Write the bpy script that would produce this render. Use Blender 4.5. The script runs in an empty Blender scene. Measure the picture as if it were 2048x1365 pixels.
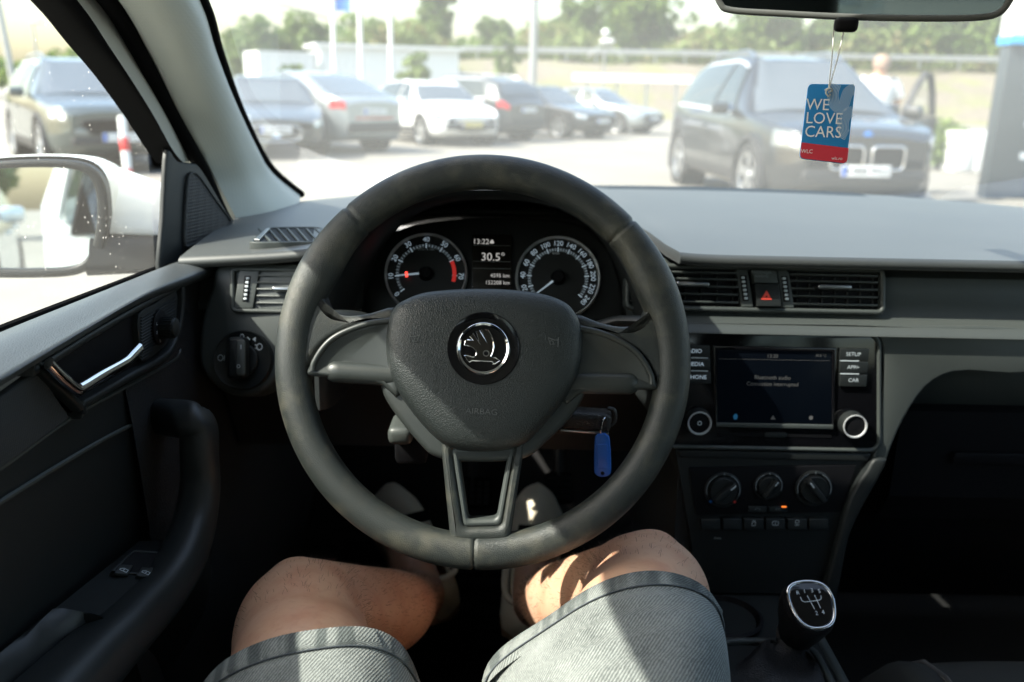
import bpy, bmesh, math, random
import numpy as np
from mathutils import Matrix, Vector, noise as mnoise

random.seed(7); np.random.seed(7)
SC = bpy.context.scene
COL = SC.collection
R = math.radians

# ------------------------------------------------------------------ camera
CAM = np.array([0.0, 0.0, 1.2])
FPX, CX, CY = 1740.0, 1024.0, 682.5          # focal length and centre in photo pixels (2048 wide)
PITCH, ROLL = R(15.9), 0.020
_f = np.array([0, math.cos(PITCH), -math.sin(PITCH)])
_u0 = np.array([0, math.sin(PITCH), math.cos(PITCH)])
_r0 = np.array([1.0, 0, 0])
_r = _r0 * math.cos(ROLL) + _u0 * math.sin(ROLL)
_u = _u0 * math.cos(ROLL) - _r0 * math.sin(ROLL)
cam = bpy.data.cameras.new('camera')
cam.sensor_width = 36.0
cam.lens = 36.0 * FPX / 2048.0
cam.clip_start, cam.clip_end = 0.02, 2000.0
cam.dof.use_dof = True
cam.dof.focus_distance = 0.78
cam.dof.aperture_fstop = 5.0
cam_o = bpy.data.objects.new('camera', cam)
COL.objects.link(cam_o)
_m = Matrix(((_r[0], _u[0], -_f[0], CAM[0]), (_r[1], _u[1], -_f[1], CAM[1]), (_r[2], _u[2], -_f[2], CAM[2]), (0, 0, 0, 1)))
cam_o.matrix_world = _m
SC.camera = cam_o

# ------------------------------------------------------------------ sky, sun, exposure
SUN_EL, SUN_AZ = R(46.3), R(-109)               # azimuth measured from +Y (ahead) towards +X; negative = from the left
world = bpy.data.worlds.new('World'); SC.world = world; world.use_nodes = True
_nt = world.node_tree
_sky = _nt.nodes.new('ShaderNodeTexSky'); _sky.sky_type = 'NISHITA'; _sky.sun_disc = False
_sky.sun_elevation = SUN_EL; _sky.sun_rotation = SUN_AZ
_sky.air_density = 1.4; _sky.dust_density = 3.0; _sky.ozone_density = 1.0
_bg = _nt.nodes['Background']; _bg.inputs['Strength'].default_value = 0.15
_nt.links.new(_sky.outputs[0], _bg.inputs['Color'])
sun = bpy.data.lights.new('sun', 'SUN'); sun.energy = 4.0; sun.angle = R(0.55); sun.color = (1.0, 0.95, 0.86)
sun_o = bpy.data.objects.new('sun', sun); COL.objects.link(sun_o)
SDIR = np.array([math.cos(SUN_EL) * math.sin(SUN_AZ), math.cos(SUN_EL) * math.cos(SUN_AZ), math.sin(SUN_EL)])
sun_o.rotation_euler = Vector(SDIR).to_track_quat('Z', 'Y').to_euler()
sun_o.location = (-8, 0, 14)
SC.view_settings.view_transform = 'Standard'; SC.view_settings.look = 'None'
SC.view_settings.exposure = 1.65; SC.view_settings.gamma = 1.0
SC.view_settings.use_curve_mapping = False
SC.cycles.use_denoising = True
SC.cycles.max_bounces = 10; SC.cycles.diffuse_bounces = 4; SC.cycles.glossy_bounces = 4
SC.cycles.transparent_max_bounces = 16; SC.cycles.transmission_bounces = 6
SC.cycles.sample_clamp_indirect = 6.0
SC.cycles.caustics_reflective = False; SC.cycles.caustics_refractive = False
# ------------------------------------------------------------------ where a line of sight meets a depth or a plane
def ray(x, y): return _f + (x - CX) / FPX * _r - (y - CY) / FPX * _u
def P(x, y, d): return CAM + d * ray(x, y)
def PX(x, y, X): v = ray(x, y); return CAM + v * ((X - CAM[0]) / v[0])
def PY(x, y, Y): v = ray(x, y); return CAM + v * ((Y - CAM[1]) / v[1])
def PZ(x, y, z): v = ray(x, y); return CAM + v * ((z - CAM[2]) / v[2])
def PN(x, y, p0, n): v = ray(x, y); return CAM + v * (np.dot(p0 - CAM, n) / np.dot(v, n))
def unit(v): v = np.asarray(v, float); return v / np.linalg.norm(v)

class Pl:
    "a flat working plane: p0 = origin, n = outward normal, turn = rotation in its own plane"
    def __init__(s, p0, n, turn=0.0):
        s.p0 = np.asarray(p0, float); s.n = unit(n)
        ref = np.array([1.0, 0, 0]) if abs(s.n[0]) < 0.8 else np.array([0, 1.0, 0])
        ex = unit(ref - s.n * np.dot(ref, s.n)); ey = np.cross(s.n, ex)
        if ey[2] < -.5: ex, ey = -ex, -ey
        s.ex = ex * math.cos(turn) + ey * math.sin(turn); s.ey = np.cross(s.n, s.ex)
    def px(s, x, y, h=0.0): return PN(x, y, s.p0 + s.n * h, s.n)
    def uv(s, x, y, h=0.0):
        d = s.px(x, y, h) - s.p0
        return (float(np.dot(d, s.ex)), float(np.dot(d, s.ey)))
    def uvs(s, pts, h=0.0): return [s.uv(x, y, h) for x, y in pts]
    def w(s, u, v, h=0.0): return s.p0 + s.ex * u + s.ey * v + s.n * h

# ------------------------------------------------------------------ objects
def _tag(o, label=None, cat=None, group=None, kind=None):
    if label: o['label'] = label
    if cat: o['category'] = cat
    if group: o['group'] = group
    if kind: o['kind'] = kind
    return o
def thing(name, label, cat, loc=(0, 0, 0), rotz=0.0, group=None):
    o = bpy.data.objects.new(name, None); COL.objects.link(o)
    o.empty_display_size = 0.1
    o.location = tuple(float(c) for c in loc); o.rotation_euler = (0, 0, rotz)
    return _tag(o, label, cat, group)
def sub(name, parent):
    o = bpy.data.objects.new(name, None); COL.objects.link(o); o.parent = parent; o.empty_display_size = 0.05
    return o
def root_inv(o):
    m = Matrix.Identity(4); chain = []
    while o is not None: chain.append(o); o = o.parent
    for c in reversed(chain): m = m @ Matrix.LocRotScale(c.location, c.rotation_euler, c.scale)
    return m.inverted()
def mesh(name, V, F, mt, smooth=40, uv=None, mats=None, fmat=None):
    me = bpy.data.meshes.new(name)
    me.from_pydata([tuple(map(float, v)) for v in V], [], [tuple(f) for f in F])
    for m in (mats or [mt]): me.materials.append(m)
    if fmat is not None: me.polygons.foreach_set('material_index', fmat)
    if uv is not None:
        l = me.uv_layers.new(name='UVMap')
        for p in me.polygons:
            for li in p.loop_indices: l.data[li].uv = uv[me.loops[li].vertex_index]
    bm = bmesh.new(); bm.from_mesh(me); bmesh.ops.recalc_face_normals(bm, faces=bm.faces); bm.to_mesh(me); bm.free()
    if smooth:
        me.shade_smooth(); me.set_sharp_from_angle(angle=R(smooth))
    return me
def mk(name, VF, mt, parent=None, smooth=40, uv=None, local=False, label=None, cat=None, group=None, kind=None, mats=None, fmat=None):
    V, F = VF
    V = np.asarray(V, float).reshape(-1, 3)
    if parent is not None and not local:
        m = np.array(root_inv(parent)); V = V @ m[:3, :3].T + m[:3, 3]
    o = bpy.data.objects.new(name, mesh(name, V, F, mt, smooth, uv, mats, fmat)); COL.objects.link(o)
    if parent is not None: o.parent = parent
    return _tag(o, label, cat, group, kind)
def copy_tree(o, parent=None):
    c = o.copy(); COL.objects.link(c); c.parent = parent
    for ch in list(o.children): copy_tree(ch, c)
    return c

# ------------------------------------------------------------------ shapes: every one returns (verts, faces)
def cat_(*parts):
    V, F, n = [], [], 0
    for v, f in parts:
        v = np.asarray(v, float).reshape(-1, 3)
        V.append(v); F += [tuple(i + n for i in q) for q in f]; n += len(v)
    return (np.concatenate(V), F)
def loft(rings, closed=True, cap0=True, cap1=True):
    n = len(rings[0]); V = np.concatenate([np.asarray(r, float) for r in rings]); F = []
    for k in range(len(rings) - 1):
        for i in range(n if closed else n - 1):
            j = (i + 1) % n
            F.append((k * n + i, k * n + j, (k + 1) * n + j, (k + 1) * n + i))
    if cap0: F.append(tuple(range(n))[::-1])
    if cap1: F.append(tuple(range((len(rings) - 1) * n, len(rings) * n)))
    return (V, F)
def cr(pts, n=8, closed=False):
    "Catmull-Rom through the points"
    p = [np.asarray(q, float) for q in pts]; m = len(p); out = []
    for i in range(m if closed else m - 1):
        if closed: a, b, c, d = p[i - 1], p[i], p[(i + 1) % m], p[(i + 2) % m]
        else: a, b, c, d = p[max(i - 1, 0)], p[i], p[i + 1], p[min(i + 2, m - 1)]
        for k in range(n):
            t = k / n
            out.append(0.5 * (2 * b + (c - a) * t + (2 * a - 5 * b + 4 * c - d) * t * t + (3 * b - a - 3 * c + d) * t ** 3))
    if not closed: out.append(p[-1])
    return out
def frames(path, closed=False, up=None):
    p = np.asarray(path, float); n = len(p); T = np.zeros_like(p)
    for i in range(n):
        a = p[i - 1] if (closed or i > 0) else p[i]; b = p[(i + 1) % n] if (closed or i < n - 1) else p[i]
        T[i] = unit(b - a)
    N = np.zeros_like(p)
    if up is None:
        up = np.array([0, 0, 1.0]) if abs(T[0][2]) < 0.9 else np.array([1.0, 0, 0])
        N[0] = unit(up - T[0] * np.dot(up, T[0]))
        for i in range(1, n): N[i] = unit(N[i - 1] - T[i] * np.dot(N[i - 1], T[i]))
    else:
        for i in range(n): N[i] = unit(np.asarray(up, float) - T[i] * np.dot(up, T[i]))
    return p, T, N, np.cross(T, N)
def tube(path, r, n=12, closed=False, caps=True, up=None, sq=1.0):
    "r: radius, list of radii, or list of (a along N, b along B)"
    p, T, N, B = frames(path, closed, up); rings = []
    ang = np.linspace(0, 2 * math.pi, n, endpoint=False)
    for i in range(len(p)):
        rr = r[i] if hasattr(r, '__len__') else r
        a, b = rr if hasattr(rr, '__len__') else (rr, rr)
        rings.append([p[i] + N[i] * a * math.copysign(abs(math.cos(t)) ** sq, math.cos(t)) + B[i] * b * math.copysign(abs(math.sin(t)) ** sq, math.sin(t)) for t in ang])
    if closed:
        V, F = loft(rings, True, False, False); m = len(rings)
        F += [((m - 1) * n + i, (m - 1) * n + (i + 1) % n, (i + 1) % n, i) for i in range(n)]
        return (V, F)
    return loft(rings, True, caps, caps)
def lathe(prof, n=32, M=None):
    "profile [(r, z)] round local z"
    rings = [[(r * math.cos(t), r * math.sin(t), z) for t in np.linspace(0, 2 * math.pi, n, endpoint=False)] for r, z in prof]
    V, F = loft(rings, True, prof[0][0] < .002, prof[-1][0] < .002)
    return (xf(V, M) if M is not None else V, F)
def xf(V, M):
    M = np.array(M); V = np.asarray(V, float).reshape(-1, 3)
    return V @ M[:3, :3].T + M[:3, 3]
def axes(o, x, y, z):
    m = np.eye(4); m[:3, 0], m[:3, 1], m[:3, 2], m[:3, 3] = x, y, z, o
    return m
def box(c, s, M=None, bev=0.0, seg=2):
    bm = bmesh.new(); bmesh.ops.create_cube(bm, size=1.0)
    for v in bm.verts: v.co = Vector((v.co.x * s[0], v.co.y * s[1], v.co.z * s[2]))
    if bev > 0: bmesh.ops.bevel(bm, geom=bm.edges[:], offset=bev, segments=seg, profile=0.5, affect='EDGES')
    bm.verts.ensure_lookup_table()
    V = np.array([v.co[:] for v in bm.verts]); F = [tuple(v.index for v in f.verts) for f in bm.faces]; bm.free()
    V = V + np.asarray(c, float)
    return (xf(V, M) if M is not None else V, F)
def grid(fn, us, vs):
    V = [fn(u, v) for u in us for v in vs]; m = len(vs)
    F = [(i * m + j, (i + 1) * m + j, (i + 1) * m + j + 1, i * m + j + 1) for i in range(len(us) - 1) for j in range(m - 1)]
    return (np.array(V, float), F)
def area2(p): return sum(p[i - 1][0] * p[i][1] - p[i][0] * p[i - 1][1] for i in range(len(p)))
def ccw(p): p = list(p); return p if area2(p) > 0 else p[::-1]
def inset(p, d):
    "move a counter-clockwise outline inwards by d"
    out = []; n = len(p)
    for i in range(n):
        a, b, c = np.array(p[i - 1], float), np.array(p[i], float), np.array(p[(i + 1) % n], float)
        e1, e2 = b - a, c - b
        l1, l2 = np.linalg.norm(e1) + 1e-12, np.linalg.norm(e2) + 1e-12
        n1, n2 = np.array([-e1[1], e1[0]]) / l1, np.array([-e2[1], e2[0]]) / l2
        m = n1 + n2; q = np.dot(m, m)
        m = m * (2.0 / q) if q > 0.5 else n1
        out.append(tuple(b + m * d))
    return out
def rr(x0, y0, x1, y1, r, n=5):
    "rounded rectangle outline"
    out = []
    for cx, cy, a0 in ((x1 - r, y1 - r, 0), (x0 + r, y1 - r, 90), (x0 + r, y0 + r, 180), (x1 - r, y0 + r, 270)):
        for k in range(n + 1):
            a = R(a0 + 90 * k / n); out.append((cx + r * math.cos(a), cy + r * math.sin(a)))
    return out
def circ(cx, cy, r, n=40, ry=None):
    return [(cx + r * math.cos(t), cy + (ry or r) * math.sin(t)) for t in np.linspace(0, 2 * math.pi, n, endpoint=False)]
def sm(pts, n=5): return [tuple(q) for q in cr(pts, n, True)]
def plate(pl, uv, h0, h1, bev=0.001, nb=3, dome=0.0):
    "solid slab on a plane from its outline, rounded front edge, front face raised by dome in the middle"
    uv = ccw(uv); rings = [[pl.w(u, v, h0) for u, v in uv]]
    for k in range(nb + 1):
        a = k / nb * math.pi / 2
        q = inset(uv, bev * (1 - math.cos(a)))
        rings.append([pl.w(u, v, h1 - bev + bev * math.sin(a)) for u, v in q])
    if dome:
        q = inset(uv, bev); c = np.mean(np.array(q), axis=0)
        for s in (0.9, 0.75, 0.55, 0.3, 0.08):
            rings.append([pl.w(c[0] + (u - c[0]) * s, c[1] + (v - c[1]) * s, h1 + dome * (1 - s * s)) for u, v in q])
    return loft(rings, True, True, True)
def frame(pl, uo, ui, h0, h1, bev=0.001, nb=3, hi=None):
    "closed frame between two outlines with the same number of points"
    uo, ui = ccw(uo), ccw(ui); hi = h0 if hi is None else hi
    L = [[pl.w(u, v, h0) for u, v in uo]]
    for k in range(nb + 1):
        a = k / nb * math.pi / 2; q = inset(uo, bev * (1 - math.cos(a)))
        L.append([pl.w(u, v, h1 - bev + bev * math.sin(a)) for u, v in q])
    for k in range(nb, -1, -1):
        a = k / nb * math.pi / 2; q = inset(ui, -bev * (1 - math.cos(a)))
        L.append([pl.w(u, v, h1 - bev + bev * math.sin(a)) for u, v in q])
    L.append([pl.w(u, v, hi) for u, v in ui])
    return loft(L, True, False, False)
_tc = {}
def text2(s, size=1.0, align='CENTER'):
    k = (s, align)
    if k not in _tc:
        c = bpy.data.curves.new('t', 'FONT'); c.body = s; c.size = 1.0; c.align_x = align; c.align_y = 'CENTER'; c.resolution_u = 3
        o = bpy.data.objects.new('t', c); COL.objects.link(o)
        dg = bpy.context.evaluated_depsgraph_get(); me = bpy.data.meshes.new_from_object(o.evaluated_get(dg))
        _tc[k] = (np.array([v.co[:] for v in me.vertices]).reshape(-1, 3), [tuple(p.vertices) for p in me.polygons])
        bpy.data.objects.remove(o); bpy.data.curves.remove(c); bpy.data.meshes.remove(me)
    V, F = _tc[k]
    return (V * size, F)
def text(pl, s, u, v, h, size, turn=0.0, align='CENTER', sx=1.0):
    V, F = text2(s, size, align); c, n = math.cos(turn), math.sin(turn)
    return ([pl.w(u + sx * p[0] * c - p[1] * n, v + sx * p[0] * n + p[1] * c, h) for p in V], F)
def stroke(pl, uvp, wd, h, closed=False):
    "flat printed line"
    pts = [np.array(q, float) for q in uvp]; n = len(pts); A = []; B = []
    for i in range(n):
        a = pts[i - 1] if (i > 0 or closed) else pts[i]; b = pts[(i + 1) % n] if (i < n - 1 or closed) else pts[i]
        t = (b - a) / (np.linalg.norm(b - a) + 1e-9); q = np.array([-t[1], t[0]]) * wd / 2
        A.append(pl.w(*(pts[i] + q), h)); B.append(pl.w(*(pts[i] - q), h))
    V = A + B; F = [(i, (i + 1) % n, n + (i + 1) % n, n + i) for i in range(n if closed else n - 1)]
    return (np.array(V), F)
def flat(pl, uv, h): return ([pl.w(u, v, h) for u, v in ccw(uv)], [tuple(range(len(uv)))])
# ------------------------------------------------------------------ materials
def _lin(c): return tuple(c) + (1.0,)
def mat(name, col, rough=0.5, metal=0.0, spec=0.5, bump=None, var=None, coat=0.0, emit=None, sheen=0.0, sss=0.0, rvar=None):
    m = bpy.data.materials.new(name); m.use_nodes = True; nt = m.node_tree; b = nt.nodes['Principled BSDF']; L = nt.links.new
    b.inputs['Base Color'].default_value = _lin(col); b.inputs['Roughness'].default_value = rough
    b.inputs['Metallic'].default_value = metal; b.inputs['Specular IOR Level'].default_value = spec
    b.inputs['Coat Weight'].default_value = coat; b.inputs['Coat Roughness'].default_value = 0.04
    if sheen: b.inputs['Sheen Weight'].default_value = sheen
    if sss:
        b.inputs['Subsurface Weight'].default_value = sss; b.inputs['Subsurface Radius'].default_value = (0.010, 0.004, 0.002)
        b.inputs['Subsurface Scale'].default_value = 1.0
    if emit:
        b.inputs['Emission Color'].default_value = _lin(emit[0]); b.inputs['Emission Strength'].default_value = emit[1]
    tc = nt.nodes.new('ShaderNodeTexCoord')
    def N(scale, detail=4, rough_=0.55, src='Object'):
        n = nt.nodes.new('ShaderNodeTexNoise'); n.inputs['Scale'].default_value = scale; n.inputs['Detail'].default_value = detail
        n.inputs['Roughness'].default_value = rough_; L(tc.outputs[src], n.inputs['Vector']); return n
    if var:
        prev = None
        for scale, c2, lo, hi, amt in var:
            n = N(scale); r = nt.nodes.new('ShaderNodeMapRange'); r.inputs[1].default_value = lo; r.inputs[2].default_value = hi
            r.inputs[4].default_value = amt; L(n.outputs['Fac'], r.inputs[0])
            x = nt.nodes.new('ShaderNodeMix'); x.data_type = 'RGBA'; L(r.outputs[0], x.inputs[0])
            if prev is None: x.inputs[6].default_value = _lin(col)
            else: L(prev, x.inputs[6])
            x.inputs[7].default_value = _lin(c2); prev = x.outputs[2]
        L(prev, b.inputs['Base Color'])
    if rvar:
        n = N(rvar[0]); r = nt.nodes.new('ShaderNodeMapRange'); r.inputs[1].default_value = 0.3; r.inputs[2].default_value = 0.7
        r.inputs[3].default_value = rvar[1]; r.inputs[4].default_value = rvar[2]; L(n.outputs['Fac'], r.inputs[0]); L(r.outputs[0], b.inputs['Roughness'])
    if bump:
        kind, scale, strength, dist = bump
        bp = nt.nodes.new('ShaderNodeBump'); bp.inputs['Strength'].default_value = strength; bp.inputs['Distance'].default_value = dist
        if kind == 'leather':
            v = nt.nodes.new('ShaderNodeTexVoronoi'); v.feature = 'DISTANCE_TO_EDGE'; v.inputs['Scale'].default_value = scale
            w = N(scale * 0.6, 2); mx = nt.nodes.new('ShaderNodeMix'); mx.data_type = 'VECTOR'; mx.inputs[0].default_value = 0.012 * 60 / scale * 10
            L(tc.outputs['Object'], mx.inputs[4]); L(w.outputs['Color'], mx.inputs[5]); mx.inputs[0].default_value = min(0.6 / scale, 0.5)
            L(mx.outputs[1], v.inputs['Vector'])
            r = nt.nodes.new('ShaderNodeMapRange'); r.inputs[2].default_value = 0.28; r.interpolation_type = 'SMOOTHSTEP'
            L(v.outputs['Distance'], r.inputs[0]); L(r.outputs[0], bp.inputs['Height'])
        elif kind == 'dots':
            v = nt.nodes.new('ShaderNodeTexVoronoi'); v.inputs['Scale'].default_value = scale; v.inputs['Randomness'].default_value = 0.0
            L(tc.outputs['Object'], v.inputs['Vector']); L(v.outputs['Distance'], bp.inputs['Height'])
        else:
            n = N(scale, 3); L(n.outputs['Fac'], bp.inputs['Height'])
        L(bp.outputs[0], b.inputs['Normal'])
    return m
def dusty_glass(name, tint, dust, dust_col, spots=0.0, refl=0.06):
    "thin clear pane with a film of dust that catches the sun"
    m = bpy.data.materials.new(name); m.use_nodes = True; nt = m.node_tree; L = nt.links.new
    for n in list(nt.nodes):
        if n.type != 'OUTPUT_MATERIAL': nt.nodes.remove(n)
    out = [n for n in nt.nodes if n.type == 'OUTPUT_MATERIAL'][0]
    t = nt.nodes.new('ShaderNodeBsdfTransparent'); t.inputs[0].default_value = _lin(tint)
    g = nt.nodes.new('ShaderNodeBsdfGlossy'); g.inputs['Roughness'].default_value = 0.02
    fr = nt.nodes.new('ShaderNodeFresnel'); fr.inputs[0].default_value = 1.3
    mul = nt.nodes.new('ShaderNodeMath'); mul.operation = 'MULTIPLY'; mul.inputs[1].default_value = refl * 10
    L(fr.outputs[0], mul.inputs[0])
    m1 = nt.nodes.new('ShaderNodeMixShader'); L(mul.outputs[0], m1.inputs[0]); L(t.outputs[0], m1.inputs[1]); L(g.outputs[0], m1.inputs[2])
    d = nt.nodes.new('ShaderNodeBsdfTranslucent'); d.inputs[0].default_value = _lin(dust_col)
    tc = nt.nodes.new('ShaderNodeTexCoord')
    n = nt.nodes.new('ShaderNodeTexNoise'); n.inputs['Scale'].default_value = 3.0; n.inputs['Detail'].default_value = 6; L(tc.outputs['Object'], n.inputs['Vector'])
    r = nt.nodes.new('ShaderNodeMapRange'); r.inputs[1].default_value = 0.25; r.inputs[2].default_value = 0.75
    r.inputs[3].default_value = dust * 0.75; r.inputs[4].default_value = dust * 1.25; L(n.outputs['Fac'], r.inputs[0])
    fac = r.outputs[0]
    if spots:
        v = nt.nodes.new('ShaderNodeTexVoronoi'); v.inputs['Scale'].default_value = 130.0; L(tc.outputs['Object'], v.inputs['Vector'])
        sp = nt.nodes.new('ShaderNodeMapRange'); sp.inputs[1].default_value = 0.10; sp.inputs[2].default_value = 0.17
        sp.inputs[3].default_value = spots; sp.inputs[4].default_value = 0.0; L(v.outputs['Distance'], sp.inputs[0])
        n2 = nt.nodes.new('ShaderNodeTexNoise'); n2.inputs['Scale'].default_value = 14.0; L(tc.outputs['Object'], n2.inputs['Vector'])
        r2 = nt.nodes.new('ShaderNodeMapRange'); r2.inputs[1].default_value = 0.52; r2.inputs[2].default_value = 0.62; L(n2.outputs['Fac'], r2.inputs[0])
        mm = nt.nodes.new('ShaderNodeMath'); mm.operation = 'MULTIPLY'; L(sp.outputs[0], mm.inputs[0]); L(r2.outputs[0], mm.inputs[1])
        ad = nt.nodes.new('ShaderNodeMath'); ad.operation = 'ADD'; L(fac, ad.inputs[0]); L(mm.outputs[0], ad.inputs[1]); fac = ad.outputs[0]
    m2 = nt.nodes.new('ShaderNodeMixShader'); L(fac, m2.inputs[0]); L(m1.outputs[0], m2.inputs[1]); L(d.outputs[0], m2.inputs[2])
    L(m2.outputs[0], out.inputs['Surface'])
    return m

DUST = (0.20, 0.18, 0.13)
M = {}
M['pad2'] = mat('soft_door_plastic', (0.045, 0.050, 0.052), 0.42, bump=('leather', 420, 0.25, 0.0006))
M['hood'] = mat('dark_hood_plastic', (0.014, 0.0165, 0.017), 0.48, bump=('noise', 1500, 0.12, 0.0004))
M['pad'] = mat('soft_dash_plastic', (0.028, 0.032, 0.032), 0.46, spec=0.62, sheen=0.12, bump=('noise', 1500, 0.12, 0.0004), var=[(6, (0.046, 0.050, 0.047), 0.4, 0.75, 0.5)])
M['trim'] = mat('grey_hard_plastic', (0.042, 0.049, 0.047), 0.48, bump=('noise', 1400, 0.12, 0.0005), var=[(5, (0.058, 0.063, 0.057), 0.4, 0.75, 0.5)])
M['dark'] = mat('dark_plastic', (0.011, 0.0132, 0.0133), 0.5, spec=0.35, bump=('noise', 1200, 0.1, 0.0005))
M['black'] = mat('matt_black_plastic', (0.004, 0.004, 0.005), 0.6, spec=0.15)
M['emboss'] = mat('embossed_letter', (0.085, 0.09, 0.09), 0.35)
M['gloss'] = mat('gloss_black_plastic', (0.004, 0.004, 0.005), 0.08, rvar=(30, 0.05, 0.14))
M['chrome'] = mat('chrome', (0.72, 0.73, 0.75), 0.09, metal=1.0)
M['satin'] = mat('satin_silver', (0.42, 0.43, 0.44), 0.28, metal=1.0)
M['wheel'] = mat('worn_wheel_rubber', (0.018, 0.0215, 0.020), 0.44, bump=('leather', 680, 0.28, 0.0006),
                 var=[(30, (0.075, 0.071, 0.053), 0.50, 0.70, 0.75), (70, (0.034, 0.033, 0.028), 0.5, 0.75, 0.6)])
M['hub'] = mat('airbag_cover_grain', (0.016, 0.0195, 0.019), 0.40, bump=('leather', 520, 0.36, 0.0006))
M['spoke'] = mat('smooth_spoke_plastic', (0.025, 0.029, 0.0275), 0.42, bump=('noise', 900, 0.06, 0.0004), var=[(14, (0.05, 0.047, 0.038), 0.5, 0.8, 0.6)])
M['rubber'] = mat('black_rubber', (0.004, 0.004, 0.004), 0.9, spec=0.05)
M['knee'] = mat('lower_dash_plastic', (0.016, 0.016, 0.016), 0.55)
M['pillar'] = mat('grey_pillar_fabric', (0.44, 0.465, 0.415), 0.75, bump=('dots', 330, 0.35, 0.0008), sheen=0.2)
M['head'] = mat('headliner', (0.42, 0.43, 0.41), 0.9)
M['white_car'] = mat('white_car_paint', (0.74, 0.75, 0.74), 0.35, coat=0.6)
M['frame_paint'] = mat('grey_door_frame_trim', (0.46, 0.47, 0.43), 0.6)
M['windshield'] = dusty_glass('dusty_windshield', (0.95, 0.985, 0.965), 0.074, (0.92, 0.93, 0.84), refl=0.02)
M['sideglass'] = dusty_glass('dusty_side_glass', (0.93, 0.975, 0.95), 0.03, (0.85, 0.85, 0.8), spots=0.35, refl=0.02)
M['clearlens'] = dusty_glass('instrument_lens', (0.97, 0.97, 0.97), 0.004, (0.8, 0.8, 0.8), refl=0.03)
M['mirror'] = mat('mirror_glass', (0.75, 0.80, 0.80), 0.015, metal=1.0)
M['print'] = mat('white_print', (0.50, 0.55, 0.58), 0.6)
M['printlit'] = mat('lit_white_print', (0.5, 0.55, 0.6), 0.6, emit=((0.62, 0.80, 0.95), 0.10))
M['printdim'] = mat('dim_print', (0.16, 0.18, 0.19), 0.6)
M['gaugeband'] = mat('gauge_band_grey', (0.10, 0.12, 0.13), 0.5)
M['gaugeface'] = mat('gauge_face_black', (0.004, 0.005, 0.005), 0.5)
M['redprint'] = mat('red_print', (0.50, 0.02, 0.02), 0.5, emit=((0.9, 0.05, 0.04), 0.10))
M['redlit'] = mat('red_lamp', (0.5, 0.02, 0.02), 0.5, emit=((1.0, 0.06, 0.04), 0.9))
M['amber'] = mat('amber_lamp', (0.5, 0.1, 0.01), 0.5, emit=((1.0, 0.22, 0.03), 0.45))
M['lcd'] = mat('lcd_segments', (0.2, 0.19, 0.18), 0.5, emit=((0.85, 0.82, 0.78), 0.16))
M['lcdback'] = mat('lcd_glass', (0.010, 0.008, 0.006), 0.2)
M['screen'] = mat('touch_screen_glass', (0.002, 0.003, 0.005), 0.16, spec=0.05, rvar=(18, 0.08, 0.24), emit=((0.02, 0.05, 0.10), 0.004))
M['screentxt'] = mat('screen_text', (0.08, 0.08, 0.08), 0.4, emit=((0.75, 0.75, 0.75), 0.008))
M['bluelit'] = mat('blue_icon', (0.02, 0.1, 0.2), 0.4, emit=((0.05, 0.4, 0.8), 0.03))
M['red'] = mat('red_plastic', (0.42, 0.03, 0.025), 0.4)
M['blue'] = mat('blue_plastic', (0.010, 0.11, 0.48), 0.35)
M['bluedot'] = mat('blue_print', (0.02, 0.16, 0.5), 0.5)
M['reddot'] = mat('red_dot_print', (0.5, 0.03, 0.02), 0.5)
M['skin'] = mat('skin', (0.60, 0.36, 0.24), 0.48, sss=0.12, bump=('noise', 700, 0.15, 0.0006), var=[(26, (0.52, 0.265, 0.165), 0.42, 0.68, 0.9), (140, (0.46, 0.24, 0.16), 0.55, 0.75, 0.5)])
M['hair'] = mat('leg_hair', (0.05, 0.03, 0.02), 0.5)
M['shoe'] = mat('cream_canvas', (0.66, 0.60, 0.46), 0.8, bump=('noise', 900, 0.2, 0.0006), var=[(20, (0.54, 0.48, 0.35), 0.45, 0.7, 0.6)])
M['sole'] = mat('tan_rubber_sole', (0.36, 0.24, 0.14), 0.7)
M['cloth'] = mat('dark_seat_cloth', (0.020, 0.0235, 0.0245), 0.9, spec=0.2, bump=('noise', 900, 0.4, 0.0008))
M['cloth2'] = mat('black_seat_cloth', (0.012, 0.012, 0.013), 0.9, sheen=0.2)
M['carpet'] = mat('floor_carpet', (0.008, 0.008, 0.008), 0.95, bump=('noise', 400, 0.6, 0.002))
M['string'] = mat('white_string', (0.7, 0.7, 0.66), 0.7)
M['cardblue'] = mat('blue_card', (0.012, 0.22, 0.55), 0.55)
M['cardred'] = mat('red_card', (0.65, 0.035, 0.06), 0.55)
M['cardwhite'] = mat('white_card_print', (0.85, 0.87, 0.88), 0.6)
M['cardline'] = mat('pale_blue_card_print', (0.55, 0.70, 0.82), 0.6)
M['leather'] = mat('black_leather', (0.012, 0.012, 0.013), 0.45, bump=('leather', 300, 0.4, 0.0008))
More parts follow.
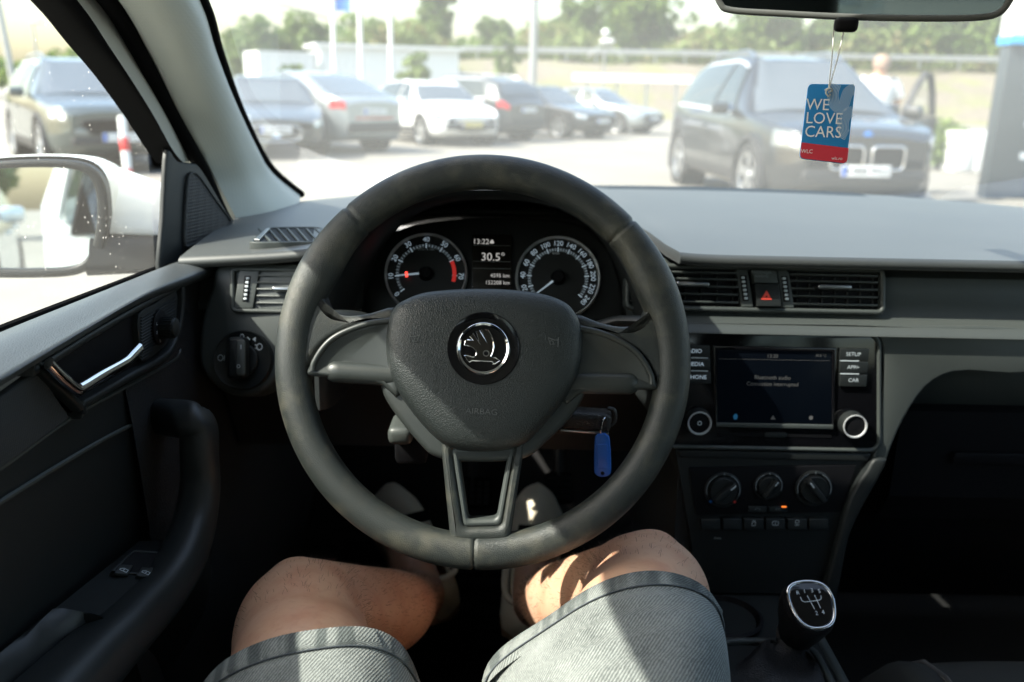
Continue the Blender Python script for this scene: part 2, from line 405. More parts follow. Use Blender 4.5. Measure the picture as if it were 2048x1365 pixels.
def denim():
    m = mat('grey_washed_denim', (0.30, 0.33, 0.33), 0.85); nt = m.node_tree; L = nt.links.new; b = nt.nodes['Principled BSDF']
    uv = nt.nodes.new('ShaderNodeUVMap')
    w = nt.nodes.new('ShaderNodeTexWave'); w.wave_type = 'BANDS'; w.bands_direction = 'DIAGONAL'; w.inputs['Scale'].default_value = 185.0
    w.inputs['Distortion'].default_value = 2.2; w.inputs['Detail'].default_value = 2; w.inputs['Detail Scale'].default_value = 3
    L(uv.outputs[0], w.inputs['Vector'])
    n = nt.nodes.new('ShaderNodeTexNoise'); n.inputs['Scale'].default_value = 260.0; n.inputs['Detail'].default_value = 3; L(uv.outputs[0], n.inputs['Vector'])
    n2 = nt.nodes.new('ShaderNodeTexNoise'); n2.inputs['Scale'].default_value = 16.0; n2.inputs['Detail'].default_value = 5; L(uv.outputs[0], n2.inputs['Vector'])
    a = nt.nodes.new('ShaderNodeMath'); a.operation = 'MULTIPLY'; L(w.outputs['Fac'], a.inputs[0]); L(n.outputs['Fac'], a.inputs[1])
    a2 = nt.nodes.new('ShaderNodeMath'); a2.operation = 'MULTIPLY_ADD'; a2.inputs[1].default_value = 0.9; L(n2.outputs['Fac'], a2.inputs[0]); L(a.outputs[0], a2.inputs[2])
    r = nt.nodes.new('ShaderNodeValToRGB'); r.color_ramp.elements[0].position = 0.32; r.color_ramp.elements[1].position = 0.95
    r.color_ramp.elements[0].color = (0.055, 0.062, 0.060, 1); r.color_ramp.elements[1].color = (0.25, 0.266, 0.252, 1)
    L(a2.outputs[0], r.inputs[0]); L(r.outputs[0], b.inputs['Base Color'])
    bp = nt.nodes.new('ShaderNodeBump'); bp.inputs['Strength'].default_value = 0.5; bp.inputs['Distance'].default_value = 0.0008
    L(w.outputs['Fac'], bp.inputs['Height']); L(bp.outputs[0], b.inputs['Normal'])
    return m
M['denim'] = denim()
M['thread'] = mat('dark_thread', (0.06, 0.07, 0.08), 0.8)
# outdoors
M['ground'] = mat('pale_gravel_concrete', (0.195, 0.182, 0.155), 0.9, bump=('noise', 25, 0.4, 0.01), var=[(0.35, (0.235, 0.22, 0.19), 0.4, 0.65, 0.8), (1.3, (0.15, 0.142, 0.122), 0.5, 0.72, 0.7), (30, (0.22, 0.21, 0.18), 0.55, 0.75, 0.6)])
M['drygrass'] = mat('dry_grass_bank', (0.165, 0.142, 0.108), 0.95, bump=('noise', 3, 0.6, 0.1), var=[(0.4, (0.16, 0.17, 0.06), 0.45, 0.65, 0.8), (3, (0.25, 0.215, 0.16), 0.5, 0.7, 0.6)])
M['leaf'] = mat('green_leaves', (0.15, 0.225, 0.045), 0.6, var=[(0.5, (0.085, 0.155, 0.03), 0.42, 0.6, 1.0), (0.9, (0.19, 0.23, 0.05), 0.55, 0.7, 0.8)])
M['leaf2'] = mat('light_green_leaves', (0.19, 0.26, 0.06), 0.6, var=[(0.8, (0.11, 0.18, 0.04), 0.4, 0.6, 1.0)])
M['leaf3'] = mat('dry_olive_leaves', (0.14, 0.19, 0.05), 0.7, var=[(0.5, (0.20, 0.15, 0.07), 0.5, 0.65, 0.9)])
M['bark'] = mat('bark', (0.09, 0.065, 0.045), 0.9)
M['whitewall'] = mat('white_sheet_metal', (0.72, 0.74, 0.74), 0.5)
M['greywall'] = mat('pale_grey_cladding', (0.70, 0.73, 0.73), 0.5)
M['polewhite'] = mat('white_pole_paint', (0.75, 0.76, 0.76), 0.4)
M['galv'] = mat('galvanised_steel', (0.36, 0.37, 0.37), 0.45, metal=0.6)
M['flagblue'] = mat('blue_flag_cloth', (0.05, 0.20, 0.60), 0.8)
M['kiosk'] = mat('dark_grey_panel', (0.035, 0.045, 0.052), 0.4)
M['signblue'] = mat('blue_sign_band', (0.03, 0.30, 0.62), 0.4)
M['redpaint'] = mat('red_reflective', (0.55, 0.03, 0.03), 0.4)
M['stone'] = mat('brown_stone', (0.22, 0.14, 0.10), 0.9, bump=('noise', 20, 0.6, 0.02))
M['tyre'] = mat('tyre', (0.018, 0.018, 0.018), 0.8)
M['rim'] = mat('alloy_rim', (0.55, 0.56, 0.57), 0.3, metal=0.9)
M['rimdark'] = mat('dark_alloy_rim', (0.10, 0.10, 0.11), 0.35, metal=0.9)
M['carglass'] = mat('car_window_glass', (0.20, 0.225, 0.24), 0.08, metal=0.6)
M['carglass2'] = mat('car_side_window_glass', (0.06, 0.075, 0.075), 0.06, metal=0.5)
M['headlamp'] = mat('headlamp_glass', (0.22, 0.24, 0.25), 0.1, metal=0.5)
M['lamp'] = mat('headlamp_reflector', (0.8, 0.82, 0.83), 0.15, metal=0.7)
M['taillamp'] = mat('tail_lamp_red', (0.45, 0.015, 0.02), 0.15)
M['plate'] = mat('number_plate_white', (0.75, 0.76, 0.76), 0.5)
M['plateyellow'] = mat('number_plate_yellow', (0.72, 0.62, 0.25), 0.5)
M['plateblue'] = mat('plate_blue_band', (0.02, 0.12, 0.55), 0.5)
M['plastic'] = mat('unpainted_bumper_plastic', (0.03, 0.03, 0.032), 0.6)
def paint(n, c): return mat(n, tuple(x * 2.2 for x in c), 0.3, metal=0.55, coat=1.0)

def leafy(m, f=0.35):
    nt = m.node_tree; b = nt.nodes['Principled BSDF']; out = [n for n in nt.nodes if n.type == 'OUTPUT_MATERIAL'][0]
    t = nt.nodes.new('ShaderNodeBsdfTranslucent'); x = nt.nodes.new('ShaderNodeMixShader'); x.inputs[0].default_value = f
    c = b.inputs['Base Color']
    if c.links: nt.links.new(c.links[0].from_socket, t.inputs[0])
    else: t.inputs[0].default_value = c.default_value
    nt.links.new(b.outputs[0], x.inputs[1]); nt.links.new(t.outputs[0], x.inputs[2]); nt.links.new(x.outputs[0], out.inputs['Surface'])
for k in ('leaf', 'leaf2', 'leaf3'): leafy(M[k])
M['silver'] = mat('bright_silver_ring', (0.62, 0.63, 0.64), 0.35, metal=0.45)
M['tinted'] = dusty_glass('tinted_rear_glass', (0.50, 0.56, 0.54), 0.02, (0.8, 0.8, 0.75))
M['rvglass'] = mat('tinted_mirror_glass', (0.36, 0.44, 0.44), 0.03, metal=1.0)
def hem_mat():
    m = M['denim'].copy(); m.name = 'roped_denim_hem'; nt = m.node_tree; L = nt.links.new; b = nt.nodes['Principled BSDF']
    src = b.inputs['Base Color'].links[0].from_socket; uv = [n for n in nt.nodes if n.type == 'UVMAP'][0]
    mp = nt.nodes.new('ShaderNodeMapping'); mp.inputs['Scale'].default_value = (55, 8, 1); L(uv.outputs[0], mp.inputs[0])
    n = nt.nodes.new('ShaderNodeTexNoise'); n.inputs['Scale'].default_value = 1.0; n.inputs['Detail'].default_value = 2; L(mp.outputs[0], n.inputs['Vector'])
    r = nt.nodes.new('ShaderNodeMapRange'); r.inputs[1].default_value = .45; r.inputs[2].default_value = .56; L(n.outputs['Fac'], r.inputs[0])
    x = nt.nodes.new('ShaderNodeMix'); x.data_type = 'RGBA'; x.blend_type = 'MULTIPLY'; L(r.outputs[0], x.inputs[0]); L(src, x.inputs[6]); x.inputs[7].default_value = (.40, .43, .44, 1)
    L(x.outputs[2], b.inputs['Base Color']); return m
M['hem'] = hem_mat()
M['hazard'] = mat('hazard_red', (0.60, 0.055, 0.035), 0.4)
# ------------------------------------------------------------------ outdoors: ground, bank, trees, buildings, poles
def gnd(x, y):
    "point of the flat lot seen at a photo position"
    return PZ(x, y, 0.0)
mk('ground', grid(lambda u, v: (u, v, 0.0), np.linspace(-400, 400, 9), np.linspace(-300, 600, 10)), M['ground'], kind='structure')
# raised bank with a road on top, far ahead
def bank(u, v):
    prof = [(0, -0.05), (0.15, 0.5), (0.5, 2.3), (0.75, 3.1), (1.0, 3.3), (1.6, 3.3)]
    z = np.interp(v, [p[0] for p in prof], [p[1] for p in prof])
    return (u, 46 + v * 14 + 2.5 * math.sin(u * 0.05), z + 0.12 * math.sin(u * 0.7 + v * 9) * (v < 1))
mk('grass_bank', grid(bank, np.linspace(-14, 110, 63), np.linspace(0, 1.6, 17)), M['drygrass'], kind='structure')

def crown_mesh(seed, rx, rz, n_clump, n_leaf, size, lump=0.32):
    rg = np.random.RandomState(seed); V = []; F = []
    cl = []
    while len(cl) < n_clump:
        p = rg.uniform(-1, 1, 3)
        r = np.linalg.norm(p)
        if r > 1 or r < 0.35: continue
        wob = 0.80 + 0.30 * mnoise.noise(Vector(tuple(p * 1.7 + seed)))
        cl.append(p * wob * np.array([rx, rx, rz]))
    for c in cl:
        cr_ = lump * rx * rg.uniform(0.6, 1.25)
        for _ in range(n_leaf):
            d = rg.normal(size=3); d /= np.linalg.norm(d)
            q = c + d * cr_ * rg.uniform(0.35, 1.0) ** 0.6 * np.array([1, 1, 0.8])
            a = unit(rg.normal(size=3)); b = unit(np.cross(a, rg.normal(size=3))); s = size * rg.uniform(0.6, 1.3)
            k = len(V); V += [q - a * s, q - b * s * 0.55, q + a * s, q + b * s * 0.55]; F.append((k, k + 1, k + 2, k + 3))
    return np.array(V), F
def tree(name, label, px, d, top_y, width_px, leaf, seed, group='trees beyond the lot', base_z=0.0, crown_frac=0.78, n=70, nl=44, trunk=None):
    x = P(px, 170, d)[0]; y = P(px, 170, d)[1]
    top = P(px, top_y, d)[2]; h = top - base_z; rx = width_px / 2 / FPX * d; ch = h * crown_frac
    t = thing(name, label, 'tree', (x, y, base_z), group=group)
    cz = h - ch / 2
    V, F = crown_mesh(seed, rx, ch / 2, n, nl, 0.055 * rx + 0.10)
    mk('crown', (V + np.array([0, 0, cz]), F), leaf, t, smooth=0, local=True)
    rg = np.random.RandomState(seed + 99); tr = trunk or 0.022 * h
    path = cr([(0, 0, -0.1), (rg.uniform(-.1, .1), 0, h * 0.3), (rg.uniform(-.2, .2), rg.uniform(-.2, .2), h * 0.6), (0, 0, h * 0.85)], 5)
    parts = [tube(path, np.linspace(tr, tr * 0.25, len(path)), 8)]
    for k in range(6):
        a = rg.uniform(0, 6.28); z0 = h * rg.uniform(0.3, 0.6); ln = rx * rg.uniform(0.5, 0.85)
        parts.append(tube([(0, 0, z0), (math.cos(a) * ln * .5, math.sin(a) * ln * .5, z0 + h * .12), (math.cos(a) * ln, math.sin(a) * ln, z0 + h * .22)], [tr * .4, tr * .25, tr * .08], 6))
    mk('trunk', cat_(*parts), M['bark'], t, local=True)
    return t
tree('broadleaf_tree', 'round green tree nearest the windshield pillar, left of the white flagpoles', 505, 58, 28, 130, M['leaf'], 1)
tree('broadleaf_tree', 'bushy green tree directly left of the blue flag pole', 610, 60, 20, 120, M['leaf'], 2)
tree('broadleaf_tree', 'small light green tree low beside the windshield pillar, left of the white building', 462, 50, 80, 90, M['leaf2'], 3, n=40)
tree('broadleaf_tree', 'low olive tree between the flagpoles behind the white building', 750, 66, 38, 110, M['leaf3'], 4, n=50)
tree('tall_tree', 'tall narrow tree rising out of frame right of the flagpoles', 872, 62, -90, 84, M['leaf'], 5, n=90)
tree('broadleaf_tree', 'rounded dark green tree left of the grey lamp pole', 985, 64, 22, 105, M['leaf'], 6)
tree('broadleaf_tree', 'big leafy tree right of the grey lamp pole', 1150, 64, -20, 120, M['leaf'], 7, n=90)
tree('broadleaf_tree', 'tall dense tree behind the tripod mast', 1268, 63, -70, 190, M['leaf'], 8, n=110)
tree('broadleaf_tree', 'smaller tree left of the rear-view mirror below the pale sky gap', 1400, 62, 30, 110, M['leaf'], 9)
tree('broadleaf_tree', 'wide green tree behind the dark car roof under the rear-view mirror', 1520, 60, -10, 190, M['leaf'], 10, n=100)
tree('broadleaf_tree', 'dense green tree behind the hanging air freshener strings', 1680, 61, -50, 200, M['leaf'], 11, n=110)
tree('broadleaf_tree', 'green tree behind the man in the white shirt', 1815, 60, -20, 180, M['leaf'], 12, n=100)
tree('broadleaf_tree', 'green tree next to the white and blue fascia at the right edge', 1950, 60, -40, 200, M['leaf'], 13, n=100)
tree('sapling', 'thin pale green sapling before the white building behind the white hatchback', 828, 30, 96, 70, M['leaf2'], 21, group='saplings', crown_frac=0.7, n=24, nl=24, trunk=0.035)
tree('sapling', 'slender pale green sapling just left of the grey lamp pole', 1010, 34, 55, 60, M['leaf2'], 22, group='saplings', crown_frac=0.8, n=26, nl=24, trunk=0.035)
tree('sapling', 'young green sapling at the left end of the white building', 585, 33, 115, 60, M['leaf'], 23, group='saplings', crown_frac=0.7, n=24, nl=24, trunk=0.035)
tree('roadside_tree', 'green tree seen through the side window above the dark SUV', 150, 45, 100, 130, M['leaf'], 31, n=60)
tree('roadside_tree', 'leafy green tree at the front edge of the side window glass', 245, 47, 112, 130, M['leaf'], 32, n=60)
# scrub along the top of the bank: one mass
def scrub():
    rg = np.random.RandomState(5); V = []; F = []
    for i in range(9000):
        x = rg.uniform(-12, 62); y = 60 + rg.uniform(-2, 4); q = np.array([x, y, 3.2 + rg.uniform(0, 1) ** 1.4 * (1.6 + 0.9 * math.sin(x * .6))])
        a = unit(rg.normal(size=3)); b = unit(np.cross(a, rg.normal(size=3))); s = 0.3 * rg.uniform(.6, 1.3)
        k = len(V); V += [q - a * s, q - b * s * .6, q + a * s, q + b * s * .6]; F.append((k, k + 1, k + 2, k + 3))
    return np.array(V), F
mk('scrub', scrub(), M['leaf3'], smooth=0, label='olive and rusty scrub along the top of the bank', cat='shrubs', kind='stuff')
def scrub2():
    rg = np.random.RandomState(6); V = []; F = []
    for i in range(9000):
        x = rg.uniform(-60, 70); y = 74 + rg.uniform(-3, 4); lo = 1.0 if x > -22 else .42; q = np.array([x, y, (2.4 + rg.uniform(0, 1) ** 1.2 * (3.6 + 0.9 * math.sin(x * .4) + .6 * math.sin(x * 1.3))) * lo])
        a = unit(rg.normal(size=3)); b = unit(np.cross(a, rg.normal(size=3))); s = 0.5 * rg.uniform(.6, 1.3)
        k = len(V); V += [q - a * s, q - b * s * .6, q + a * s, q + b * s * .6]; F.append((k, k + 1, k + 2, k + 3))
    return np.array(V), F
mk('woodland', scrub2(), M['leaf'], smooth=0, label='far low woodland belt behind the single trees', cat='woodland', kind='stuff')

# long white building
def building():
    a, b = P(640, 150, 44), P(918, 150, 46); a[2] = b[2] = 0
    t = thing('storage_building', 'long low white corrugated building behind the parked cars', 'building', (a + b) / 2)
    d = unit(b - a); n = np.array([d[1], -d[0], 0]); L = np.linalg.norm(b - a); h = P(760, 99, 45)[2]
    def W(u, v, z): return a + d * u - n * v + np.array([0, 0, z])
    xs = np.arange(0, L + .01, 0.15)
    prof = [(x, 0.03 * (i % 2)) for i, x in enumerate(xs)]
    V = []; F = []
    for x, o in prof: V += [W(x, -o, 0), W(x, -o, h)]
    for i in range(len(prof) - 1): F.append((2 * i, 2 * i + 2, 2 * i + 3, 2 * i + 1))
    k = len(V); V += [W(0, 8, 0), W(0, 8, h), W(L, 8, 0), W(L, 8, h)]
    F += [(0, 1, k + 1, k), (2 * len(prof) - 2, k + 2, k + 3, 2 * len(prof) - 1)]
    mk('wall', (V, F), M['greywall'], t, smooth=0)
    V = [W(-.2, -.25, h), W(L + .2, -.25, h), W(L + .2, 8.2, h + .25), W(-.2, 8.2, h + .25)]
    V = V + [v + np.array([0, 0, .18]) for v in V]
    mk('roof', (V, [(0, 1, 2, 3), (7, 6, 5, 4), (0, 4, 5, 1), (1, 5, 6, 2), (2, 6, 7, 3), (3, 7, 4, 0)]), M['whitewall'], t, smooth=0)
    # panel beside it
    a2, b2 = P(520, 150, 42), P(634, 150, 43.5); a2[2] = b2[2] = 0
    t2 = thing('white_container', 'bright white shipping container at the left end of the low building', 'container', (a2 + b2) / 2)
    d = unit(b2 - a2); n = np.array([d[1], -d[0], 0]); L = np.linalg.norm(b2 - a2); h = P(580, 106, 43)[2]
    V = []; F = []
    xs = np.arange(0, L, 0.12)
    for i, x in enumerate(xs):
        o = 0.03 if (i // 2) % 2 else 0.0
        V += [a2 + d * x + n * o + np.array([0, 0, .1]), a2 + d * x + n * o + np.array([0, 0, h - .1])]
    for i in range(len(xs) - 1): F.append((2 * i, 2 * i + 2, 2 * i + 3, 2 * i + 1))
    mk('corrugated_side', (V, F), M['whitewall'], t2, smooth=0)
    Mx = axes(a2, d, -n, (0, 0, 1))
    mk('frame', cat_(box((L / 2, 0, h - .05), (L + .1, .1, .1), Mx), box((L / 2, 0, .05), (L + .1, .1, .1), Mx), box((0, 0, h / 2), (.1, .1, h), Mx), box((L, 0, h / 2), (.1, .1, h), Mx)), M['whitewall'], t2, smooth=0)
    mk('roof', box((L / 2, 1.2, h), (L, 2.4, .05), Mx), M['whitewall'], t2, smooth=0)
    mk('end_wall', cat_(box((0, 1.2, h / 2), (.05, 2.3, h), Mx), box((L, 1.2, h / 2), (.05, 2.3, h), Mx)), M['whitewall'], t2, smooth=0)
building()

def pole(name, label, cat, px, d, r0, r1, top_z, mt, lean=0.0, group=None):
    b = P(px, 170, d); b[2] = 0
    t = thing(name, label, cat, b, group=group)
    mk('shaft', lathe([(r0, 0), (r0, top_z * .5), (r1, top_z), (r1 * .5, top_z + .03)], 14), mt, t, local=True)
    mk('base_plate', box((0, 0, .02), (r0 * 4, r0 * 4, .04), bev=.01), M['galv'], t, local=True)
    return t
for px, lb in ((670, 'white flagpole carrying the blue flag, leftmost of three'), (723, 'white flagpole in the middle of three'), (783, 'white flagpole furthest right of three')):
    t = pole('flagpole', lb, 'flagpole', px, 37, .095, .075, 9.5, M['polewhite'], group='flagpoles')
    def fl(u, v, t=t): return (0.12 + u * 1.0, 0.12 * math.sin(u * 5 + v * 2) * u, 4.35 + v * 4.6)
    if px == 670: mk('flag', grid(fl, np.linspace(0, .62, 10), np.linspace(0, 1, 8)), M['flagblue'], t, local=True)
t = pole('lamp_pole', 'tall grey street lamp pole behind the parked cars', 'lamp pole', 1065, 38, .17, .12, 9, M['galv'])
mk('lamp_arm', tube(cr([(0, 0, 8.9), (.5, -.3, 9.3), (1.4, -.8, 9.4)], 5), .05, 8), M['galv'], t, local=True)
mk('lamp_head', box((1.6, -.9, 9.4), (.7, .3, .12), bev=.04), M['galv'], t, local=True)
# mast with tripod stays and white ball
b = P(1207, 160, 36); b[2] = 0
t = thing('tripod_mast', 'thin mast with three stays and a white ball on top', 'mast', b)
zt, zk, zl = P(1205, 68, 36)[2], P(1208, 84, 36)[2], P(1208, 116, 36)[2]
mk('shaft', lathe([(.05, 0), (.04, zt)], 10), M['galv'], t, local=True)
mk('ball', lathe([(0.001, zt - .16), (.12, zt - .1), (.17, zt), (.12, zt + .12), (0.001, zt + .17)], 16), M['polewhite'], t, local=True)
mk('collar', box((0.08, 0, zk), (.55, .3, .16), bev=.05), M['polewhite'], t, local=True)
for a in (200, 340, 90):
    mk('stay', tube([(0, 0, zk), (.75 * math.cos(R(a)), .75 * math.sin(R(a)), zl)], .03, 6), M['galv'], t, local=True)
# white guard rail in front of the bank
a, b = P(1145, 158, 33), P(1385, 156, 33)
zr = 0.5 * (a[2] + b[2]); a[2] = b[2] = 0
t = thing('guard_rail', 'white guard rail at the foot of the dry grass bank', 'guard rail', (a + b) / 2)
d = unit(b - a); L = np.linalg.norm(b - a); Mx = axes(a, d, np.cross((0, 0, 1), d), (0, 0, 1))
mk('rail', loft([xf([(x, y, z + zr) for y, z in ((0, -.14), (.05, -.10), (.0, -.03), (.0, .03), (.05, .10), (0, .14), (-.03, .14), (-.03, -.14))], Mx) for x in (0, L)]), M['polewhite'], t, smooth=0)
for k in range(4): mk('post', box((L * (k + .5) / 4, .08, zr / 2), (.1, .1, zr + .2), Mx), M['galv'], t, smooth=0)
# road barrier on top of the bank
for i, (p0, p1) in enumerate(((925, 1400), (1400, 2040))):
    a, b = P(p0, 112, 55), P(p1, 108, 55)
    a, b = PY(p0, 116 + (p0 - 1024) * .012, 58), PY(p1, 116 + (p1 - 1024) * .012, 58)
    z = 4.0; a[2] = b[2] = z
    t = thing('road_barrier', ['grey road barrier on the bank behind the tripod mast', 'grey road barrier on the bank right of the hanging card'][i], 'barrier', ((a + b) / 2)[:2].tolist() + [3.3])
    d = unit(b - a); L = np.linalg.norm(b - a); Mx = axes(a, d, np.cross((0, 0, 1), d), (0, 0, 1))
    mk('rail', box((L / 2, 0, -.15), (L, .06, .32), Mx, bev=.02), M['galv'], t, smooth=0)
    for k in range(8): mk('post', box((L * (k + .5) / 8, .08, -.4), (.1, .08, .8), Mx), M['galv'], t, smooth=0)

# kiosk at the right edge: dark block under a white and blue fascia
def kiosk():
    d0 = 11.0
    a = P(2003, 200, d0); x0, y0 = a[0], a[1]
    zt = P(2010, 92, d0)[2]; zb = P(2010, 74, d0)[2]
    t = thing('kiosk', 'dark grey kiosk under a white and blue fascia at the right edge', 'kiosk', (x0 + 1.2, y0 + .6, 0))
    mk('wall', box((x0 + 1.25, y0 + .12, zt / 2), (2.5, .24, zt), bev=.01), M['kiosk'], t)
    mk('blue_band', box((x0 + 1.25, y0 + .12, (zt + zb) / 2 + .004), (2.56, .34, zb - zt), bev=.01), M['signblue'], t)
    mk('white_fascia', box((x0 + 1.27, y0 + .12, zb + .45), (2.56, .32, .9), bev=.01), M['whitewall'], t)
    pl = Pl((x0 + .3, y0 - .003, 1.0), (0, -1, 0))
    for k, (z, s) in enumerate(((1.45, .10), (1.2, .10), (.95, .07), (.55, .09))):
        mk('poster_line', flat(pl, rr(.05, z - 1 - s / 2, .9, z - 1 + s / 2, .01, 2), 0.0), M['print'], t, smooth=0)
kiosk()
b = gnd(2003, 362)
t = thing('stone_planter', 'round brown stone pot at the foot of the dark kiosk', 'planter', b)
mk('pot', lathe([(.14, 0), (.20, .08), (.22, .2), (.19, .3), (.165, .3), (.15, .22)], 24), M['stone'], t, local=True)
mk('soil', lathe([(.16, .20), (.155, .25), (.001, .27)], 20), M['bark'], t, local=True)
# hedge and white blocks between the man and the kiosk
b = P(1885, 272, 16); b[2] = 0
t = thing('shrub', 'bright green shrub between the open car door and the kiosk', 'shrub', b)
V, F = crown_mesh(41, .55, .42, 40, 40, .06); mk('foliage', (V + np.array([0, 0, .48]), F), M['leaf2'], t, smooth=0, local=True)
mk('stem', tube([(0, 0, -.02), (.02, 0, .5)], [.03, .015], 6), M['bark'], t, local=True)
for k, (px, lb) in enumerate(((1925, 'white concrete block right of the green shrub, nearer the open car door'), (1965, 'white concrete block against the kiosk'))):
    b = P(px, 250, 15.5); b[2] = 0
    mk('concrete_block', box((b[0], b[1], .35), (.34, .5, .7), bev=.03), M['whitewall'], label=lb, cat='block', group='white blocks')
# red and white posts
for px, d, lb in ((249, 9.0, 'leaning red and white marker post in front of the dark SUV'), (499, 10.5, 'red and white marker post beside the windshield pillar')):
    b = P(px + 6, 330, d); b[2] = 0; top = P(px - 6, 232, d)
    t = thing('marker_post', lb, 'post', b, group='marker posts')
    ax = top - b; ln = np.linalg.norm(ax); ez = unit(ax); ex = unit(np.cross((0, 1, 0), ez)); Mx = axes(b, ex, np.cross(ez, ex), ez)
    mk('post', lathe([(.042, .03), (.04, ln - .01), (.02, ln)], 14, Mx), M['polewhite'], t)
    for z in (.30, .62):
        mk('red_band', lathe([(.042, z - .07), (.046, z - .065), (.046, z + .065), (.042, z + .07)], 14, Mx), M['redpaint'], t)
    mk('base', lathe([(.13, 0), (.12, .03), (.07, .05)], 16), M['rubber'], t, local=True)
# power pole and wires at far left
b = P(30, 170, 40); b[2] = 0
t = thing('utility_pole', 'dark utility pole with wires at the upper left', 'utility pole', b)
mk('shaft', tube([(0, 0, 0), (-.55, 0, 9.5)], [.16, .11], 10), M['galv'], t, local=True)
mk('crossarm', box((-.5, 0, 8.8), (1.6, .12, .12)), M['bark'], t, local=True)
mk('wire', cat_(tube([(-.45, 0, 8.9), (6, 6, 6.6), (16, 14, 4.2)], .035, 5), tube([(-.2, 0, 8.9), (-8, -3, 8.3), (-20, -8, 8.9)], .03, 5)), M['rubber'], t, local=True)
b = P(80, 170, 46); b[2] = 0
t = thing('lamp_post', 'slim lamp post left of the trees in the side window', 'lamp post', b)
mk('shaft', lathe([(.09, 0), (.06, 4.2)], 10), M['galv'], t, local=True)
mk('lamp_head', box((.2, 0, 4.25), (.6, .2, .1), bev=.03), M['galv'], t, local=True)
# ------------------------------------------------------------------ parked cars
class Car:
    def __init__(s, L, W, H, top, belt, wb, ov, wr=.34, zlo=.22, tumble=.44):
        s.L, s.W, s.H, s.wb, s.ov, s.wr, s.zlo, s.tumble = L, W, H, wb, ov, wr, zlo, tumble
        f = np.linspace(0, 1, 241); z = np.interp(f, [p[0] for p in top], [p[1] for p in top])
        k = np.array([1, 2, 3, 4, 3, 2, 1.]); k /= k.sum()
        zp = np.convolve(np.pad(z, 3, mode='edge'), k, 'valid'); s.f, s.zt = f, zp
        s.bf, s.bz = [p[0] for p in belt], [p[1] for p in belt]
        s.axf, s.axr = L / 2 - ov, L / 2 - ov - wb
    def top(s, y): return float(np.interp((s.L / 2 - y) / s.L, s.f, s.zt))
    def ctrl(s, y):
        q = abs(y / (s.L / 2)); w = s.W / 2 * (1 - .06 * q ** 4 - .27 * q ** 10)
        zt = s.top(y); zb = min(float(np.interp((s.L / 2 - y) / s.L, s.bf, s.bz)), zt - .05); zl = s.zlo + .16 * q ** 16
        xg = .955 * w - (zt - zb) * s.tumble - .035
        zm = zl + (zb - zl) * .55
        return [(0, zl), (.78 * w, zl), (.95 * w, zl + .07), (w, zl + .22), (w * 1.0, zm), (.965 * w, zb), (xg, zt - .045), (xg * .6, zt - .010), (0, zt)]
    def S(s, y, t, side=1):
        "t 0..8 along the half section"
        c = s.ctrl(y); i = min(int(t), 7); u = t - i
        a, b, d, e = [np.array(c[max(0, min(8, k))]) for k in (i - 1, i, i + 1, i + 2)]
        if i == 7: e = np.array((-c[7][0], c[7][1]))
        q = .5 * (2 * b + (d - a) * u + (2 * a - 5 * b + 4 * d - e) * u * u + (3 * b - a - 3 * d + e) * u ** 3)
        return np.array((side * q[0], y, q[1]))
    def Nn(s, y, t, side=1):
        e = .02
        a = s.S(min(y + e, s.L / 2), t, side) - s.S(max(y - e, -s.L / 2), t, side); b = s.S(y, min(t + .05, 8), side) - s.S(y, max(t - .05, 0), side)
        n = np.cross(a, b); n = unit(n) if np.linalg.norm(n) > 1e-9 else np.array((0, 0, 1.))
        c = s.S(y, t, side) - np.array((0, y * .9, s.H * .45))
        return n if np.dot(n, c) > 0 else -n
    def patch(s, ys, ts, off, side=1, thick=0.02):
        "a panel following the body skin; ys may be a function of t giving (y0, y1)"
        rows = []
        for t in ts:
            y0, y1 = ys(t) if callable(ys) else ys
            rows.append([s.S(y, t, side) + s.Nn(y, t, side) * off for y in np.linspace(y0, y1, 9)])
        n = 9; V = np.array([p for r in rows for p in r])
        F = [(i * n + j, (i + 1) * n + j, (i + 1) * n + j + 1, i * n + j + 1) for i in range(len(rows) - 1) for j in range(n - 1)]
        return V, F

def wheel_into(parent, x, y, r, side, rim, spokes=5, steer=0.0):
    w = sub('wheel', parent); w.location = (x, y, r); w.rotation_euler = (0, 0, steer)
    A = axes((0, 0, 0), (0, 0, 1), (0, side, 0) if False else (0, 1, 0), (side, 0, 0))
    wd = .215
    mk('tyre', lathe([(r * .70, -wd), (r * .93, -wd), (r, -wd * .85), (r, -wd * .15), (r * .94, 0), (r * .72, .0), (r * .70, -.02)], 36, A), M['tyre'], w, local=True)
    mk('rim_barrel', lathe([(r * .71, -.01), (r * .69, -.02), (r * .66, -.10), (.001, -.11)], 36, A), M['rimdark'], w, local=True)
    parts = [lathe([(r * .72, -.012), (r * .705, 0), (r * .66, -.006), (r * .65, -.03)], 36, A), lathe([(r * .2, -.05), (r * .18, -.008), (.001, -.004)], 20, A)]
    for k in range(spokes):
        a = 2 * math.pi * k / spokes + .3
        for da in (-.13, .13):
            c, n_ = math.cos(a + da), math.sin(a + da); p, q = np.array((0, c, n_)), np.array((0, -n_, c))
            i0, i1 = r * .12, r * .68
            V = [np.array((-.02 * side, 0, 0)) + p * i0 - q * .022, np.array((-.02 * side, 0, 0)) + p * i0 + q * .022, np.array((-.012 * side, 0, 0)) + p * i1 + q * .028, np.array((-.012 * side, 0, 0)) + p * i1 - q * .028]
            V += [v + np.array((-.03 * side, 0, 0)) for v in V]
            parts.append((np.array(V), [(0, 1, 2, 3), (7, 6, 5, 4), (0, 4, 5, 1), (1, 5, 6, 2), (2, 6, 7, 3), (3, 7, 4, 0)]))
    mk('rim', cat_(*parts), rim, w, local=True, smooth=30)

